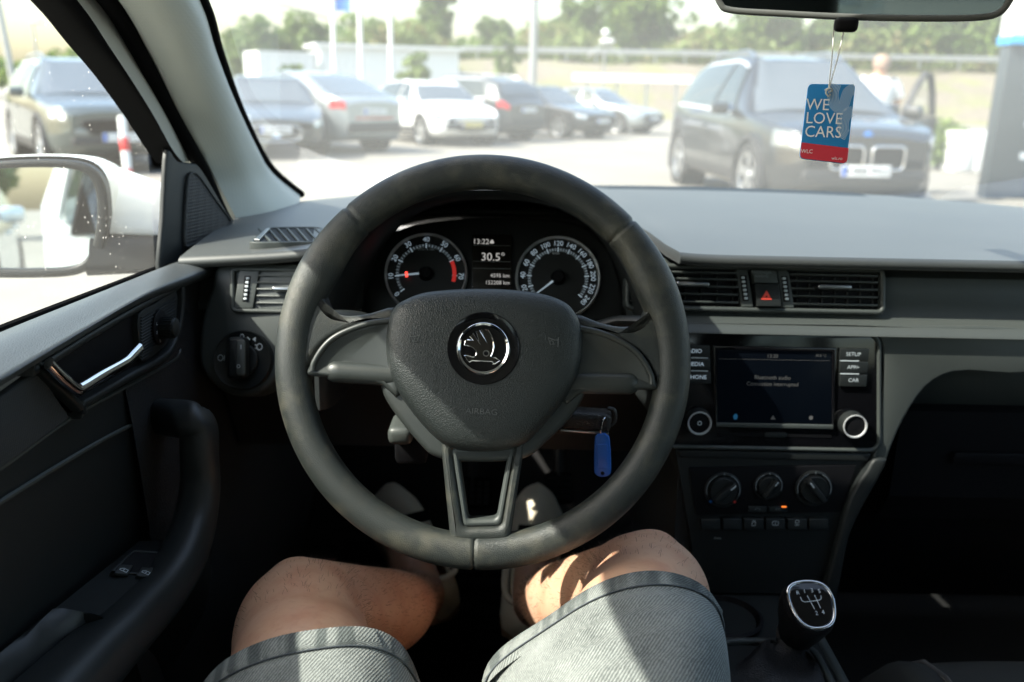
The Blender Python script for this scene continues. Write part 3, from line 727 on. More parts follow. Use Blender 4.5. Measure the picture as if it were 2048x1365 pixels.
def build_car(name, label, c, pos, yaw, paintm, grp='parked cars', glass=(.225, .405, .80, .945), grille='plain', rim='rim', rails=False, platem='plate',
              arch=True, plate_text=None, pillars=(.50,), tail='plain', skip=()):
    L, W = c.L, c.W
    root = thing(name, label, 'car', (pos[0], pos[1], 0), yaw, grp)
    # body skin with real wheel openings
    N = 90; ys = np.linspace(L / 2, -L / 2, N); ts = np.linspace(0, 8, 41)
    half = [[c.S(y, t, 1) for t in ts] for y in ys]
    ring = [[p for p in h] + [p * np.array((-1, 1, 1)) for p in h[-2:0:-1]] for h in half]
    V, F = loft(ring, True, True, True); keep = []
    for f in F:
        if len(f) == 4:
            m = np.mean(V[list(f)], axis=0)
            if abs(m[0]) > W * .30 and any((m[1] - a) ** 2 + (m[2] - c.wr) ** 2 < (c.wr + .045) ** 2 for a in (c.axf, c.axr)): continue
        keep.append(f)
    mk('body', (V, keep), paintm, root, local=True, smooth=35)
    for a in (c.axf, c.axr):
        for sd in (1, -1):
            wheel_into(root, sd * (c.ctrl(a)[3][0] - .012), a, c.wr, sd, M[rim])
            am = axes((sd * (c.ctrl(a)[3][0] + .002), a, c.wr), (0, 0, 1), (0, 1, 0), (sd, 0, 0))
            rr_ = c.wr + .03
            pts = [(math.cos(t), math.sin(t)) for t in np.linspace(-math.pi * .62, math.pi * .62, 26)]
            rings = [[(p * (rr_), q * (rr_), -.30), (p * rr_, q * rr_, .004), (p * (rr_ + .055), q * (rr_ + .055), .004), (p * (rr_ + .06), q * (rr_ + .06), -.06)] for p, q in pts]
            Va, Fa = loft([xf(r_, am) for r_ in rings], False, False, False)
            mk('wheel_arch', (Va, Fa), M['plastic'], root, local=True)
            wl = lathe([(rr_ + .01, -.02), (rr_ + .01, -.33), (.001, -.33)], 24, am)
            mk('wheel_well', (wl[0], [f for f in wl[1] if len(f) == 4]), M['rubber'], root, local=True)
    # glass: side windows, windshield, rear window
    f0, f1, f2, f3 = glass                      # cowl, roof front, roof rear, tail end of glass (fractions of length)
    Y = lambda f: L / 2 - f * L
    edges = [f1 - .075] + list(pillars) + [f2 + .02]
    for sd in (1, -1):
        for i in range(len(edges) - 1):
            a0, b0 = edges[i] + .008, edges[i + 1] - .008
            lean0 = .085 if i == 0 else 0.0; lean1 = .07 if i == len(edges) - 2 else 0.0
            def ysf(t, a0=a0, b0=b0, l0=lean0, l1=lean1):
                k = (t - 5.08) / .80
                return (Y(a0 + l0 * k - l0 * .3), Y(b0 - l1 * k + l1 * .3))
            mk('window', c.patch(ysf, np.linspace(5.08, 5.88, 6), .014, sd), M['carglass2'], root, local=True)
        def trim_y(t): return (Y(edges[0] + .0), Y(edges[-1] + .01))
        mk('window_trim', c.patch(trim_y, np.linspace(5.0, 5.07, 2), .02, sd), M['silver'], root, local=True)
        mk('window_trim', c.patch(lambda t: (Y(edges[0] + .07), Y(edges[-1] - .06)), np.linspace(5.89, 5.95, 2), .02, sd), M['silver'] if rails else M['plastic'], root, local=True)
    def xs_patch(fa, fb, inset_):
        rows = []
        for y in np.linspace(Y(fa), Y(fb), 8):
            rows.append([c.S(y, t, 1) * np.array((inset_, 1, 1)) + c.Nn(y, min(max(t, 6.0), 8), 1) * .012 for t in np.linspace(6.0, 8, 7)])
        rows = [r + [p * np.array((-1, 1, 1)) for p in r[-2::-1]] for r in rows]
        n = len(rows[0]); Vv = np.array([p for r in rows for p in r])
        return Vv, [(i * n + j, (i + 1) * n + j, (i + 1) * n + j + 1, i * n + j + 1) for i in range(len(rows) - 1) for j in range(n - 1)]
    mk('windshield', xs_patch(f0 + .012, f1 - .004, .96), M['carglass'], root, local=True)
    mk('rear_window', xs_patch(f2 + .01, f3 - .012, .94), M['carglass'], root, local=True)
    # lamps
    hy = L / 2
    for sd in (1, -1):
        mk('headlight', c.patch((hy - .035, hy - .36), np.linspace(4.42, 4.98, 5), .012, sd), M['headlamp'], root, local=True)
        for yy in (.09, .22):
            pp_, nn_ = c.S(hy - yy, 4.70, sd), c.Nn(hy - yy, 4.70, sd); a1 = unit(np.cross(nn_, (0, 0, 1))); mk('headlamp_bulb', lathe([(.058, .008), (.055, .020), (.03, .016), (.001, .014)], 18, axes(pp_, a1, np.cross(nn_, a1), nn_)), M['lamp'], root, local=True)
        mk('taillight', c.patch((-hy + .03, -hy + .30), np.linspace(4.5, 5.0, 5), .012, sd), M['taillamp'], root, local=True)
        ym = Y(f1 - .055); p = c.S(ym, 5.05, sd)
        mk('door_mirror', box((p[0] + sd * .13, ym, p[2] + .05), (.20, .12, .14), bev=.04), paintm, root, local=True)
        for fa in (f1 + .13, f1 + .33):
            p = c.S(Y(fa), 4.6, sd); mk('door_handle', box((p[0] + sd * .012, p[1], p[2]), (.03, .2, .035), bev=.01), paintm, root, local=True)
        # door seams
        for fa in (f1 - .05, pillars[0], f2 - .005):
            mk('door_seam', c.patch((Y(fa), Y(fa) + .008), np.linspace(2.6, 4.95, 8), .002, sd), M['rubber'], root, local=True)
        mk('sill', c.patch((c.axf - c.wr - .06, c.axr + c.wr + .06), np.linspace(1.9, 2.9, 4), .008, sd), M['plastic'], root, local=True)
        if rails:
            pts = [c.S(Y(f), 6.25, sd) + np.array((0, 0, .05)) for f in np.linspace(f1 + .02, f2 - .02, 10)]
            pts[0][2] -= .05; pts[-1][2] -= .05
            mk('roof_rail', tube(pts, .02, 8), M['satin'], root, local=True)
    zf = c.ctrl(hy)[5][1]; zl = c.ctrl(hy)[0][1]; wf = c.ctrl(hy)[4][0]
    fp = Pl((0, hy, 0), (0, 1, 0)); bp = Pl((0, -hy, 0), (0, -1, 0))
    zg = zf - .13
    if grille == 'kidney':
        for sd in (1, -1):
            o = rr(sd * .215 - .185, zg - .16, sd * .215 + .185, zg + .10, .07)
            mk('grille_surround', frame(fp, o, inset(ccw(o), .028), -.06, .045, .012), M['chrome'], root, local=True)
            mk('grille', cat_(flat(fp, inset(ccw(o), .02), .008), *[box((sd * .215 + k * .055, hy + .018, zg - .025), (.012, .02, .2)) for k in range(-2, 3)]), M['black'], root, local=True, smooth=0)
        mk('badge', lathe([(.045, 0), (.045, .012), (.001, .02)], 20, axes((0, hy - .02, zg + .19), (1, 0, 0), (0, 0, -1), (0, 1, 0))), M['bluedot'], root, local=True)
    elif grille == 'oval':
        o = sm([(-.44, zg - .06), (-.40, zg + .06), (-.2, zg + .10), (0, zg + .105), (.2, zg + .10), (.40, zg + .06), (.44, zg - .06), (.34, zg - .17), (0, zg - .20), (-.34, zg - .17)], 4)
        mk('grille_surround', frame(fp, o, inset(ccw(o), .028), -.06, .04, .012), M['chrome'], root, local=True)
        mk('grille', flat(fp, inset(ccw(o), .02), .008), M['black'], root, local=True, smooth=0)
        for k in (-.05, .02): mk('grille_bar', box((0, hy + .02, zg + k - .05), (.78, .02, .018)), M['satin'], root, local=True)
        mk('badge', lathe([(.085, .01), (.08, .03), (.06, .02), (.001, .02)], 24, axes((0, hy + .015, zg - .05), (1, 0, 0), (0, 0, -1), (0, 1, 0))), M['chrome'], root, local=True)
    elif grille == 'wide':
        o = sm([(-.50, zg + .06), (0, zg + .09), (.50, zg + .06), (.42, zg - .10), (.3, zg - .14), (-.3, zg - .14), (-.42, zg - .10)], 4)
        mk('grille_surround', frame(fp, o, inset(ccw(o), .02), -.06, .035, .01), M['plastic'], root, local=True)
        mk('grille', cat_(flat(fp, inset(ccw(o), .015), .008), *[box((k * .07, hy + .016, zg - .02), (.015, .02, .17)) for k in range(-6, 7)]), M['black'], root, local=True, smooth=0)
    else:
        o = sm([(-.42, zg - .02), (0, zg + .01), (.42, zg - .02), (.36, zg - .14), (0, zg - .17), (-.36, zg - .14)], 4)
        mk('grille', plate(fp, o, -.06, .02, .008), M['black'], root, local=True)
    # bumpers, plates, fog lamps
    mk('front_bumper', plate(fp, rr(-wf * 1.02, zl + .02, wf * 1.02, zl + .13, .04), -.10, .03, .02), M['plastic'], root, local=True)
    mk('rear_bumper', plate(bp, rr(-wf * 1.0, zl + .02, wf * 1.0, zl + .22, .05), -.10, .03, .02), M['plastic'], root, local=True)
    zp = zl + .13 if grille != 'plain' else zl + .12
    for plx, zz in ((fp, zp), (bp, zl + .42)):
        sgn = 1
        mk('number_plate', plate(plx, rr(-.26, zz - .056, .26, zz + .056, .012, 2), .0, .044, .003), M[platem], root, local=True)
        mk('plate_band', flat(plx, rr(-.257, zz - .053, -.215, zz + .053, .01, 2), .0455), M['plateblue'], root, local=True, smooth=0)
        mk('plate_text', text(plx, plate_text or 'B 10 WLC', .02, zz, .0458, .10), M['black'], root, local=True, smooth=0)
    for sd in (1, -1):
        mk('fog_lamp', plate(fp, rr(sd * (wf * .80) - .09, zl + .16, sd * (wf * .80) + .09, zl + .24, .03), -.10, .022, .01), M['headlamp' if grille == 'wide' else 'black'], root, local=True)
    if tail == 'split':
        mk('rear_reflector', box((0, -hy - .005, zl + .30), (.9, .02, .03)), M['taillamp'], root, local=True)
    return root

def at_front(px, d, a):
    "car whose front (a from straight towards us, + = pointing right) stands at a photo position: returns heading yaw for local +y = front"
    p = P(px, 180, d); return p[0], p[1]
def place_front(c, px, d, a):
    x, y = at_front(px, d, a); h = np.array((math.sin(a), -math.cos(a))); ctr = np.array((x, y)) - h * c.L / 2
    return ctr, math.atan2(-h[0], h[1])
def place_rear(c, px, d, a):
    x, y = at_front(px, d, a); h = np.array((-math.sin(a), math.cos(a))); ctr = np.array((x, y)) + h * c.L / 2
    return ctr, math.atan2(-h[0], h[1])
suv = lambda k=1.0, H=1.66: Car(4.66, 1.89, H, [(0, .84), (.025, .925), (.09, .99), (.19, 1.04), (.235, 1.07), (.41, H - .055), (.50, H), (.72, H - .015), (.86, H - .11), (.935, 1.20), (.97, 1.06), (1, .94)],
                [(0, .86), (.25, 1.00), (.8, 1.08), (1, 1.0)], 2.81, .88, .37)
coupe = Car(4.6, 1.86, 1.57, [(0, .80), (.03, .88), (.2, 1.0), (.27, 1.05), (.42, 1.52), (.52, 1.57), (.70, 1.47), (.86, 1.22), (.93, 1.12), (.98, 1.06), (1, .98)], [(0, .84), (.3, .96), (.85, 1.06), (1, 1.0)], 2.72, .86, .36)
hatch = Car(4.38, 1.82, 1.47, [(0, .70), (.03, .76), (.08, .83), (.22, .95), (.25, .98), (.44, 1.43), (.55, 1.47), (.78, 1.42), (.90, 1.20), (.96, 1.0), (1, .88)], [(0, .74), (.25, .90), (.85, 1.02), (1, .9)], 2.70, .86, .33)
sedan = Car(4.7, 1.82, 1.44, [(0, .68), (.03, .73), (.1, .81), (.25, .93), (.28, .95), (.44, 1.40), (.54, 1.44), (.70, 1.38), (.84, 1.10), (.97, 1.03), (1, .95)], [(0, .72), (.28, .88), (.85, .98), (1, .92)], 2.80, .88, .33)
wagon = Car(4.65, 1.88, 1.62, [(0, .82), (.03, .88), (.2, 1.0), (.27, 1.06), (.42, 1.56), (.52, 1.62), (.80, 1.58), (.90, 1.46), (.95, 1.14), (.975, 1.02), (1, .94)], [(0, .84), (.3, .97), (.85, 1.05), (1, 1.0)], 2.80, .88, .36)
pdark = paint('black_green_car_paint', (0.030, 0.038, 0.037)); pblack = paint('black_car_paint', (0.012, 0.013, 0.014)); pgrey = paint('grey_car_paint', (0.16, 0.175, 0.18))
panth = paint('anthracite_car_paint', (0.030, 0.034, 0.036)); psilv = paint('silver_car_paint', (0.38, 0.40, 0.40))
pwhite = mat('white_exterior_paint', (0.75, 0.76, 0.76), .35, coat=.7)

c = suv(H=1.70); p, yw = place_front(c, 1750, 8.6, R(5))
x3 = build_car('suv_car', 'black SUV with twin chrome grilles and open door behind the hanging card', c, p, yw, pblack, grille='kidney', rails=True, plate_text='B 888 WLC')
# its driver's door stands open
def open_door(root, c):
    Y = lambda f: c.L / 2 - f * c.L
    y0 = Y(.285); hinge = c.S(y0, 4.0, -1)     # driver side, away from the row
    d = sub('open_door', root); d.location = (hinge[0], hinge[1], 0); d.rotation_euler = (0, 0, R(-52))
    o = [(0, .35), (-.95, .35), (-1.02, .6), (-1.02, 1.02), (0, 1.02)]
    pl = Pl((0, 0, 0), (1, 0, 0))
    def slab(pts, x0, x1): return loft([[(x0, y, z) for y, z in pts], [(x1, y, z) for y, z in pts]])
    mk('door_panel', slab(o, -.06, .03), pblack, d, local=True)
    g = [(-.12, 1.03), (-1.0, 1.03), (-.92, 1.30), (-.78, 1.52), (-.60, 1.54), (-.40, 1.36)]
    inner = [(-.20, 1.05), (-.95, 1.05), (-.87, 1.28), (-.76, 1.48), (-.61, 1.49), (-.43, 1.33)]
    mk('window_frame', cat_(*[loft([[(x, a[0], a[1]) for a in (g[i], g[(i + 1) % 6], inner[(i + 1) % 6], inner[i])] for x in (-.05, .02)]) for i in range(6)]), M['plastic'], d, local=True)
    mk('window_glass', ([(-.01, y, z) for y, z in inner], [tuple(range(6))]), M['sideglass'], d, local=True, smooth=0)
    mk('door_mirror', box((-.16, -.10, 1.07), (.22, .14, .16), bev=.05), pblack, d, local=True)
open_door(x3, c)
c = suv(H=1.60); p, yw = place_front(c, 236, 11.9, R(36))
build_car('suv_car', 'dark green SUV with ribbed grille seen through the side window', c, p, yw, pdark, grille='wide', rails=True, plate_text='B 140 WLC')
p, yw = place_front(sedan, 548, 14.8, R(18))
build_car('saloon_car', 'dark car with oval chrome grille just right of the windshield pillar', sedan, p, yw, panth, grille='oval', glass=(.27, .42, .66, .84), plate_text='B 72 WLC')
p, yw = place_rear(coupe, 748, 16.8, R(46))
build_car('coupe_suv', 'grey sloping-roof car seen from behind left of the white hatchback', coupe, p, yw, pgrey, rim='rimdark', glass=(.235, .39, .66, .95), tail='split', plate_text='B 36 WLC')
p, yw = place_front(hatch, 944, 19.3, R(30))
build_car('hatchback', 'white hatchback with yellow plate facing right in the parked row', hatch, p, yw, pwhite, platem='plateyellow', glass=(.25, .41, .80, .95), plate_text='B 09 WLC')
p, yw = place_rear(wagon, 1058, 21.8, R(47))
build_car('estate_car', 'dark estate car with red tail lights seen from behind', wagon, p, yw, panth, rails=True, glass=(.255, .40, .83, .955), plate_text='B 51 WLC')
p, yw = place_front(sedan, 1208, 24.0, R(46))
build_car('saloon_car', 'black saloon facing right behind the dark estate car', sedan, p, yw, pblack, glass=(.27, .42, .66, .84), plate_text='B 23 WLC')
p, yw = place_front(sedan, 1312, 27.5, R(52))
build_car('saloon_car', 'grey saloon at the right end of the far parked row', sedan, p, yw, pgrey, glass=(.27, .42, .66, .84), plate_text='B 64 WLC')
# behind us, seen in the door mirror
build_car('hatchback', 'silver car behind, seen in the door mirror', hatch, (-1.60, -7.2), R(4), psilv, glass=(.25, .41, .80, .95), plate_text='B 18 WLC')
t = thing('roadside_tree', 'green tree behind the silver car in the door mirror', 'tree', (-2.2, -32, 0), group='trees beyond the lot')
V, F = crown_mesh(77, 2.2, 1.6, 50, 40, .25); mk('crown', (V + np.array([0, 0, 2.6]), F), M['leaf'], t, smooth=0, local=True)
mk('trunk', tube([(0, 0, -.1), (.1, 0, 1.2), (0, 0, 2.6)], [.18, .14, .06], 8), M['bark'], t, local=True)
# ------------------------------------------------------------------ man standing by the open door
def stand_man():
    b = P(1757, 180, 11.2); b[2] = 0
    t = thing('person', 'man in a white t-shirt standing beside the open door of the black SUV', 'person', b)
    # one continuous skinned body, back to us
    J = {'pel': ((0, 0, .95), .15), 'waist': ((0, .01, 1.10), .145), 'chest': ((0, .03, 1.32), .165), 'neck': ((0, .02, 1.50), .065), 'head': ((0, .0, 1.62), .095), 'top': ((0, .0, 1.72), .08),
         'hl': ((-.10, 0, .90), .10), 'kl': ((-.12, -.02, .50), .065), 'al': ((-.13, .03, .10), .045), 'fl': ((-.14, -.12, .04), .04),
         'hr': ((.10, 0, .90), .10), 'kr': ((.12, -.02, .50), .065), 'ar': ((.13, .03, .10), .045), 'fr': ((.15, -.12, .04), .04),
         'sl': ((-.19, .03, 1.42), .065), 'el': ((-.30, .05, 1.18), .045), 'wl': ((-.24, .22, 1.05), .032), 'gl': ((-.20, .30, 1.03), .03),
         'sr': ((.19, .03, 1.42), .065), 'er': ((.30, .05, 1.18), .045), 'wr': ((.26, .22, 1.10), .032), 'gr': ((.22, .30, 1.10), .03)}
    E = [('pel', 'waist'), ('waist', 'chest'), ('chest', 'neck'), ('neck', 'head'), ('head', 'top'), ('pel', 'hl'), ('hl', 'kl'), ('kl', 'al'), ('al', 'fl'), ('pel', 'hr'), ('hr', 'kr'), ('kr', 'ar'), ('ar', 'fr'),
         ('chest', 'sl'), ('sl', 'el'), ('el', 'wl'), ('wl', 'gl'), ('chest', 'sr'), ('sr', 'er'), ('er', 'wr'), ('wr', 'gr')]
    names = list(J); me = bpy.data.meshes.new('body'); me.from_pydata([J[n][0] for n in names], [(names.index(a), names.index(b_)) for a, b_ in E], [])
    o = bpy.data.objects.new('body', me); COL.objects.link(o); o.parent = t
    sk = o.modifiers.new('skin', 'SKIN'); ss = o.modifiers.new('sub', 'SUBSURF'); ss.levels = ss.render_levels = 2
    for i, n in enumerate(names):
        r = J[n][1]; me.skin_vertices[0].data[i].radius = (r, r * (.72 if n in ('pel', 'waist', 'chest') else 1)); me.skin_vertices[0].data[i].use_root = (n == 'pel')
    me.materials.append(M['skin'])
    def ell(z, cx, cy, a, b_, n=20): return [(cx + a * math.cos(q), cy + b_ * math.sin(q), z) for q in np.linspace(0, 2 * math.pi, n, endpoint=False)]
    tee = M['tee'] = mat('white_cotton', (.78, .78, .76), .9)
    rings = [ell(.92, 0, 0, .19, .13), ell(1.05, 0, .005, .185, .13), ell(1.22, 0, .02, .20, .14), ell(1.36, 0, .025, .225, .14), ell(1.44, 0, .025, .20, .115), ell(1.485, 0, .022, .12, .09), ell(1.51, 0, .02, .085, .08)]
    parts = [loft(rings, True, False, False)]
    for s in (-1, 1): parts.append(tube([(s * .15, .03, 1.44), (s * .22, .035, 1.38), (s * .285, .045, 1.24)], [.085, .085, .078], 14, caps=False))
    mk('t_shirt', cat_(*parts), tee, t, local=True)
    tr = M['trousers'] = mat('dark_blue_trousers', (.03, .035, .05), .9)
    parts = [loft([ell(.80, 0, 0, .185, .135), ell(.90, 0, 0, .19, .135), ell(.98, 0, 0, .175, .125)], True, True, False)]
    for s in (-1, 1): parts.append(tube([(s * .09, 0, .88), (s * .12, -.02, .5), (s * .13, .03, .08)], [.112, .085, .07], 14, caps=False))
    mk('trousers', cat_(*parts), tr, t, local=True)
    mk('hair', loft([ell(1.60, 0, .0, .098, .108), ell(1.66, 0, .0, .106, .115), ell(1.72, 0, .0, .095, .10), ell(1.765, 0, 0, .05, .055)], True, False, True), mat('grey_cropped_hair', (.30, .20, .15), .7), t, local=True)
    for s in (-1, 1): mk('shoe', loft([ell(z, s * .145, -.05, a, b_) for z, a, b_ in ((0.005, .05, .14), (.05, .052, .14), (.09, .045, .10))]), M['rubber'], t, local=True)
stand_man()

# ------------------------------------------------------------------ our own car: shell round the cabin
XC = 0.33                                     # centre line of the car
shell = thing('white_car', 'white car we sit in: windshield, grey pillars, roof and bodywork', 'car', (XC, 0, 0))
WB = lambda X: 1.84 - 0.40 * ((X - XC) / 0.70) ** 2 * (0.55 + 0.45 * ((X - XC) / 0.70) ** 2)        # windshield foot
_er = cr([np.array([-.322, .68, 1.408]), np.array([-.338, .86, 1.362]), P(401, 0, .95), P(432, 100, 1.05), P(470, 205, 1.17), P(512, 295, 1.29), P(545, 345, 1.36), P(600, 390, 1.45)], 5)[::-1]
_lb = np.array([CAM + (p - CAM) * 1.05 + np.array([-.035, 0, 0]) for p in _er]); _lb[0][2] = 1.0
def ws(u, v):
    "windshield: left edge runs behind the pillar trim, right edge mirrors it"
    q = u * 2 - 1; t = v * (len(_lb) - 1); i = min(int(t), len(_lb) - 2); e = _lb[i] + (_lb[i + 1] - _lb[i]) * (t - i)
    s_ = min(1, max(0, (1.50 - e[1]) / .80)); cy, cz = 1.87 + (.64 - 1.87) * s_, 1.0 + .43 * s_ + .045 * math.sin(math.pi * s_)
    w_ = q * q * (.6 + .4 * q * q)
    return (XC + q * (XC - e[0]), cy + (e[1] - cy) * w_, cz + (e[2] - cz) * w_)
mk('windshield', grid(ws, np.linspace(0, 1, 33), np.linspace(0, 1, 17)), M['windshield'], shell)
# roof: outer skin and headliner
def roof(u, v):
    q = (u * 2 - 1); f = np.array(ws(u, 1.0)); x = XC + q * (.68 + .02 * v); k = min(1, v * 3)
    y = (f[1] + .05) * (1 - v) + v * -1.5
    return (f[0] + (x - f[0]) * k - .0, y, (f[2] - .004) * (1 - k) + k * (1.45 - .035 * q ** 4) - .09 * max(0, v - .75) * 4 * .5)
Vr, Fr = grid(roof, np.linspace(0, 1, 21), np.linspace(0, 1, 21))
mk('roof', (Vr + np.array([0, 0, .045]), Fr), M['white_car'], shell)
mk('headliner', (Vr, Fr), M['head'], shell)
# hood ahead of the windshield
mk('hood', grid(lambda u, v: (XC + (u * 2 - 1) * .74, WB(XC + (u * 2 - 1) * .72) + .02 + v * (1.0 - .12 * (u * 2 - 1) ** 2), .96 - .20 * v ** 1.6 - .03 * (u * 2 - 1) ** 2), np.linspace(0, 1, 17), np.linspace(0, 1, 9)), M['white_car'], shell)
# left windshield pillar, inner trim: right edge, crest and left edge traced from below the roof to the dash corner
edgeR = cr([np.array([-.322, .68, 1.408]), np.array([-.338, .86, 1.362]), P(401, 0, .95), P(432, 100, 1.05), P(470, 205, 1.17), P(512, 295, 1.29), P(545, 345, 1.36), P(600, 390, 1.45)], 5)
edgeM = cr([np.array([-.335, .64, 1.412]), np.array([-.350, .81, 1.355]), P(345, 0, .89), P(390, 100, .98), P(440, 212, 1.09), P(482, 305, 1.19), P(508, 360, 1.25), P(555, 420, 1.30)], 5)
edgeL = cr([np.array([-.375, .60, 1.395]), np.array([-.388, .76, 1.345]), P(238, 0, .86), P(300, 105, .95), P(362, 228, 1.05), P(415, 325, 1.13), P(445, 385, 1.17), P(490, 470, 1.21)], 5)
rings = []
for a, m, b in zip(edgeR, edgeM, edgeL):
    out = unit(np.cross(edgeR[-1] - edgeR[0], b - a)); out = out if np.dot(out, CAM - m) > 0 else -out
    mm = m + out * .012
    back = -out * .05
    arc = cr([a, a * .5 + mm * .5 + out * .009, mm, mm * .5 + b * .5 + out * .009, b], 4)
    rings.append(arc + [b + back, a + back])
mk('pillar_trim', loft(rings, True, True, True), M['pillar'], shell, smooth=50)
# black ceramic edge of the windshield beside it
mk('windshield_seal', tube([p + np.array([.002, .004, .0]) for p in edgeR], .006, 8), M['rubber'], shell)
# outer pillar skin (white) behind the trim
oR = [CAM + (p - CAM) * 1.08 + np.array([-.035, 0, 0]) for p in edgeR]; oL = [CAM + (p - CAM) * 1.05 + np.array([-.03, 0, 0]) for p in edgeL]
mk('pillar_skin', loft([[a, b, b + np.array([0, .02, -.01]), a + np.array([0, .02, -.01])] for a, b in list(zip(oR, oL))[:25]], True), M['white_car'], shell)
# right pillar
def rp(s): return np.array(ws(1.0, s)) + np.array([.02, -.02, -.01])
mk('pillar_trim', tube([rp(s) for s in np.linspace(0.04, 1, 12)], .045, 12), M['pillar'], shell)
# body opening seals against the door: black rubber lip and painted flange
lip = cr([np.array([-.385, .60, 1.388]), np.array([-.398, .76, 1.335]), P(214, 0, .86), P(281, 110, .95), P(344, 230, 1.05), P(402, 335, 1.13), P(440, 420, 1.165), P(468, 470, 1.185)], 5)
mk('door_seal', tube(lip, .009, 10), M['rubber'], shell)
# side skins, pillars and rear quarters of the white body
def side(name, pts, x0, x1, mt, sgn):
    X = lambda x: XC + sgn * (XC - x) * -1 if False else x
    mk(name, loft([[(x0, y, z) for y, z in pts], [(x1, y, z) for y, z in pts]]), mt, shell, smooth=30)
XL, XR = -.53, XC * 2 + .53
for xa, xb, sg in ((XL, XL + .06, -1), (XR, XR - .06, 1)):
    side('rear_door_skin', [(-.42, .22), (-1.35, .22), (-1.42, .55), (-1.50, 1.0), (-.42, .97)], xa, xb, M['white_car'], sg)
    side('rear_quarter', [(-1.44, .30), (-2.45, .40), (-2.5, .80), (-2.35, 1.06), (-1.52, 1.01), (-1.43, .56)], xa + .012 * sg * -1, xb, M['white_car'], sg)
    side('front_wing', [(.98, .30), (2.6, .30), (2.75, .70), (2.0, .93), (1.05, .955)], xa + .02 * -sg, xb, M['white_car'], sg)
    # upper frame rail: follows the tumblehome inward to the roof
    rail = cr([(xa + .155 * -sg, .66, 1.385), (xa + .165 * -sg, 0, 1.425), (xa + .17 * -sg, -.8, 1.43), (xa + .15 * -sg, -1.5, 1.33), (xa + .06 * -sg, -2.2, 1.06)], 5)
    mk('roof_rail', tube(rail, (.045), 10), M['white_car'], shell)
    mk('middle_pillar', loft([[(xa + d_ + .03 * -sg, y, .97) for d_, y in ((0, -.34), (0, -.46), (.05 * -sg, -.46), (.05 * -sg, -.34))], [(xa + d_ + .15 * -sg, y, 1.41) for d_, y in ((0, -.44), (0, -.54), (.05 * -sg, -.54), (.05 * -sg, -.44))]]), M['rubber'], shell, smooth=0)
    mk('rear_pillar', loft([[(xa + d_ + .03 * -sg, y, .98) for d_, y in ((0, -1.42), (0, -2.15), (.05 * -sg, -2.15), (.05 * -sg, -1.42))], [(xa + d_ + .14 * -sg, y, 1.38) for d_, y in ((0, -1.35), (0, -1.62), (.05 * -sg, -1.62), (.05 * -sg, -1.35))]]), M['white_car'], shell, smooth=0)
    mk('rear_side_glass', ([(xa + .045 * -sg, -.47, .985), (xa + .045 * -sg, -1.43, 1.0), (xa + .15 * -sg, -1.36, 1.38), (xa + .155 * -sg, -.54, 1.41)], [(0, 1, 2, 3)]), M['tinted'], shell, smooth=0)
# passenger door skin and glass on the far side
side('passenger_door_skin', [(.96, .22), (-.40, .22), (-.40, .96), (1.03, .95)], XR, XR - .07, M['white_car'], 1)
mk('passenger_glass', ([(XR - .04, 1.0, .96), (XR - .04, -.34, .97), (XR - .15, -.44, 1.41), (XR - .155, .66, 1.385)], [(0, 1, 2, 3)]), M['sideglass'], shell, smooth=0)
mk('passenger_door_card', loft([[(XR - .08, y, z) for y, z in ((1.0, .3), (-.4, .3), (-.4, .96), (1.0, .96))], [(XR - .14, y, z) for y, z in ((1.0, .3), (-.4, .3), (-.4, .93), (1.0, .93))]]), M['dark'], shell)
# tail: rear shelf, hatch glass, bulkhead and floor
mk('rear_window', ([(XC - .6, -1.62, 1.37), (XC + .6, -1.62, 1.37), (XC + .68, -2.3, 1.02), (XC - .68, -2.3, 1.02)], [(0, 1, 2, 3)]), M['tinted'], shell, smooth=0)
mk('rear_shelf', box((XC, -2.0, .96), (1.5, .7, .03)), M['dark'], shell)
mk('tailgate', box((XC, -2.44, .70), (1.5, .06, .7), bev=.03), M['white_car'], shell)
mk('cabin_floor', box((XC, -.35, .345), (1.62, 4.1, .05)), M['carpet'], shell)
mk('bulkhead', grid(lambda u, v: (XL + .05 + u * (XR - XL - .1), 1.74 - .28 * (1 - v) ** 2 if v < 1 else 1.74, .36 + v * .62), np.linspace(0, 1, 5), np.linspace(0, 1, 9)), M['carpet'], shell)
# kick panel left of the pedals
mk('kick_panel', grid(lambda u, v: (-.385 + .02 * math.sin(v * 3), .80 + u * .9, .37 + v * .62), np.linspace(0, 1, 9), np.linspace(0, 1, 7)), M['carpet'], shell)
# ------------------------------------------------------------------ dashboard
dash = thing('dashboard', 'black and grey plastic dashboard with vents, gauges and touch screen', 'dashboard', (XC, 1.0, .4))
YF = .978; BX = -.022
def hump(X): return math.exp(-((X + .022) / .17) ** 4)
def pad(u, v):
    X = -.385 + u * 1.47
    yf = YF + .012 * (X < -.2)
    yf += .20 * max(0.0, min(1.0, (.205 - abs(X - BX)) / .022))
    y0 = WB(X) + .03
    y = y0 + (yf - y0) * v
    z = 1.028 - .012 * (1 - v) ** 3 + .006 * math.sin(math.pi * v) - .018 * max(0, (-X - .15) / .25) * (v ** 2)
    z += .035 * hump(X) * math.exp(-((y - 1.08) / .16) ** 2)
    return (X, y, z)
Vp, Fp = grid(pad, np.linspace(0, 1, 160), np.linspace(0, 1, 40))
# rounded front lip of the pad
lip = []
for k, (dy, dz) in enumerate(((0, 0), (-.006, -.003), (-.007, -.009), (-.003, -.013), (.06, -.014))):
    lip.append([np.array(pad(u, 1.0)) + np.array([0, dy, dz]) for u in np.linspace(0, 1, 160)])
mk('top_pad', cat_((Vp, Fp), loft(lip, False, False, False)), M['pad'], dash, smooth=60)
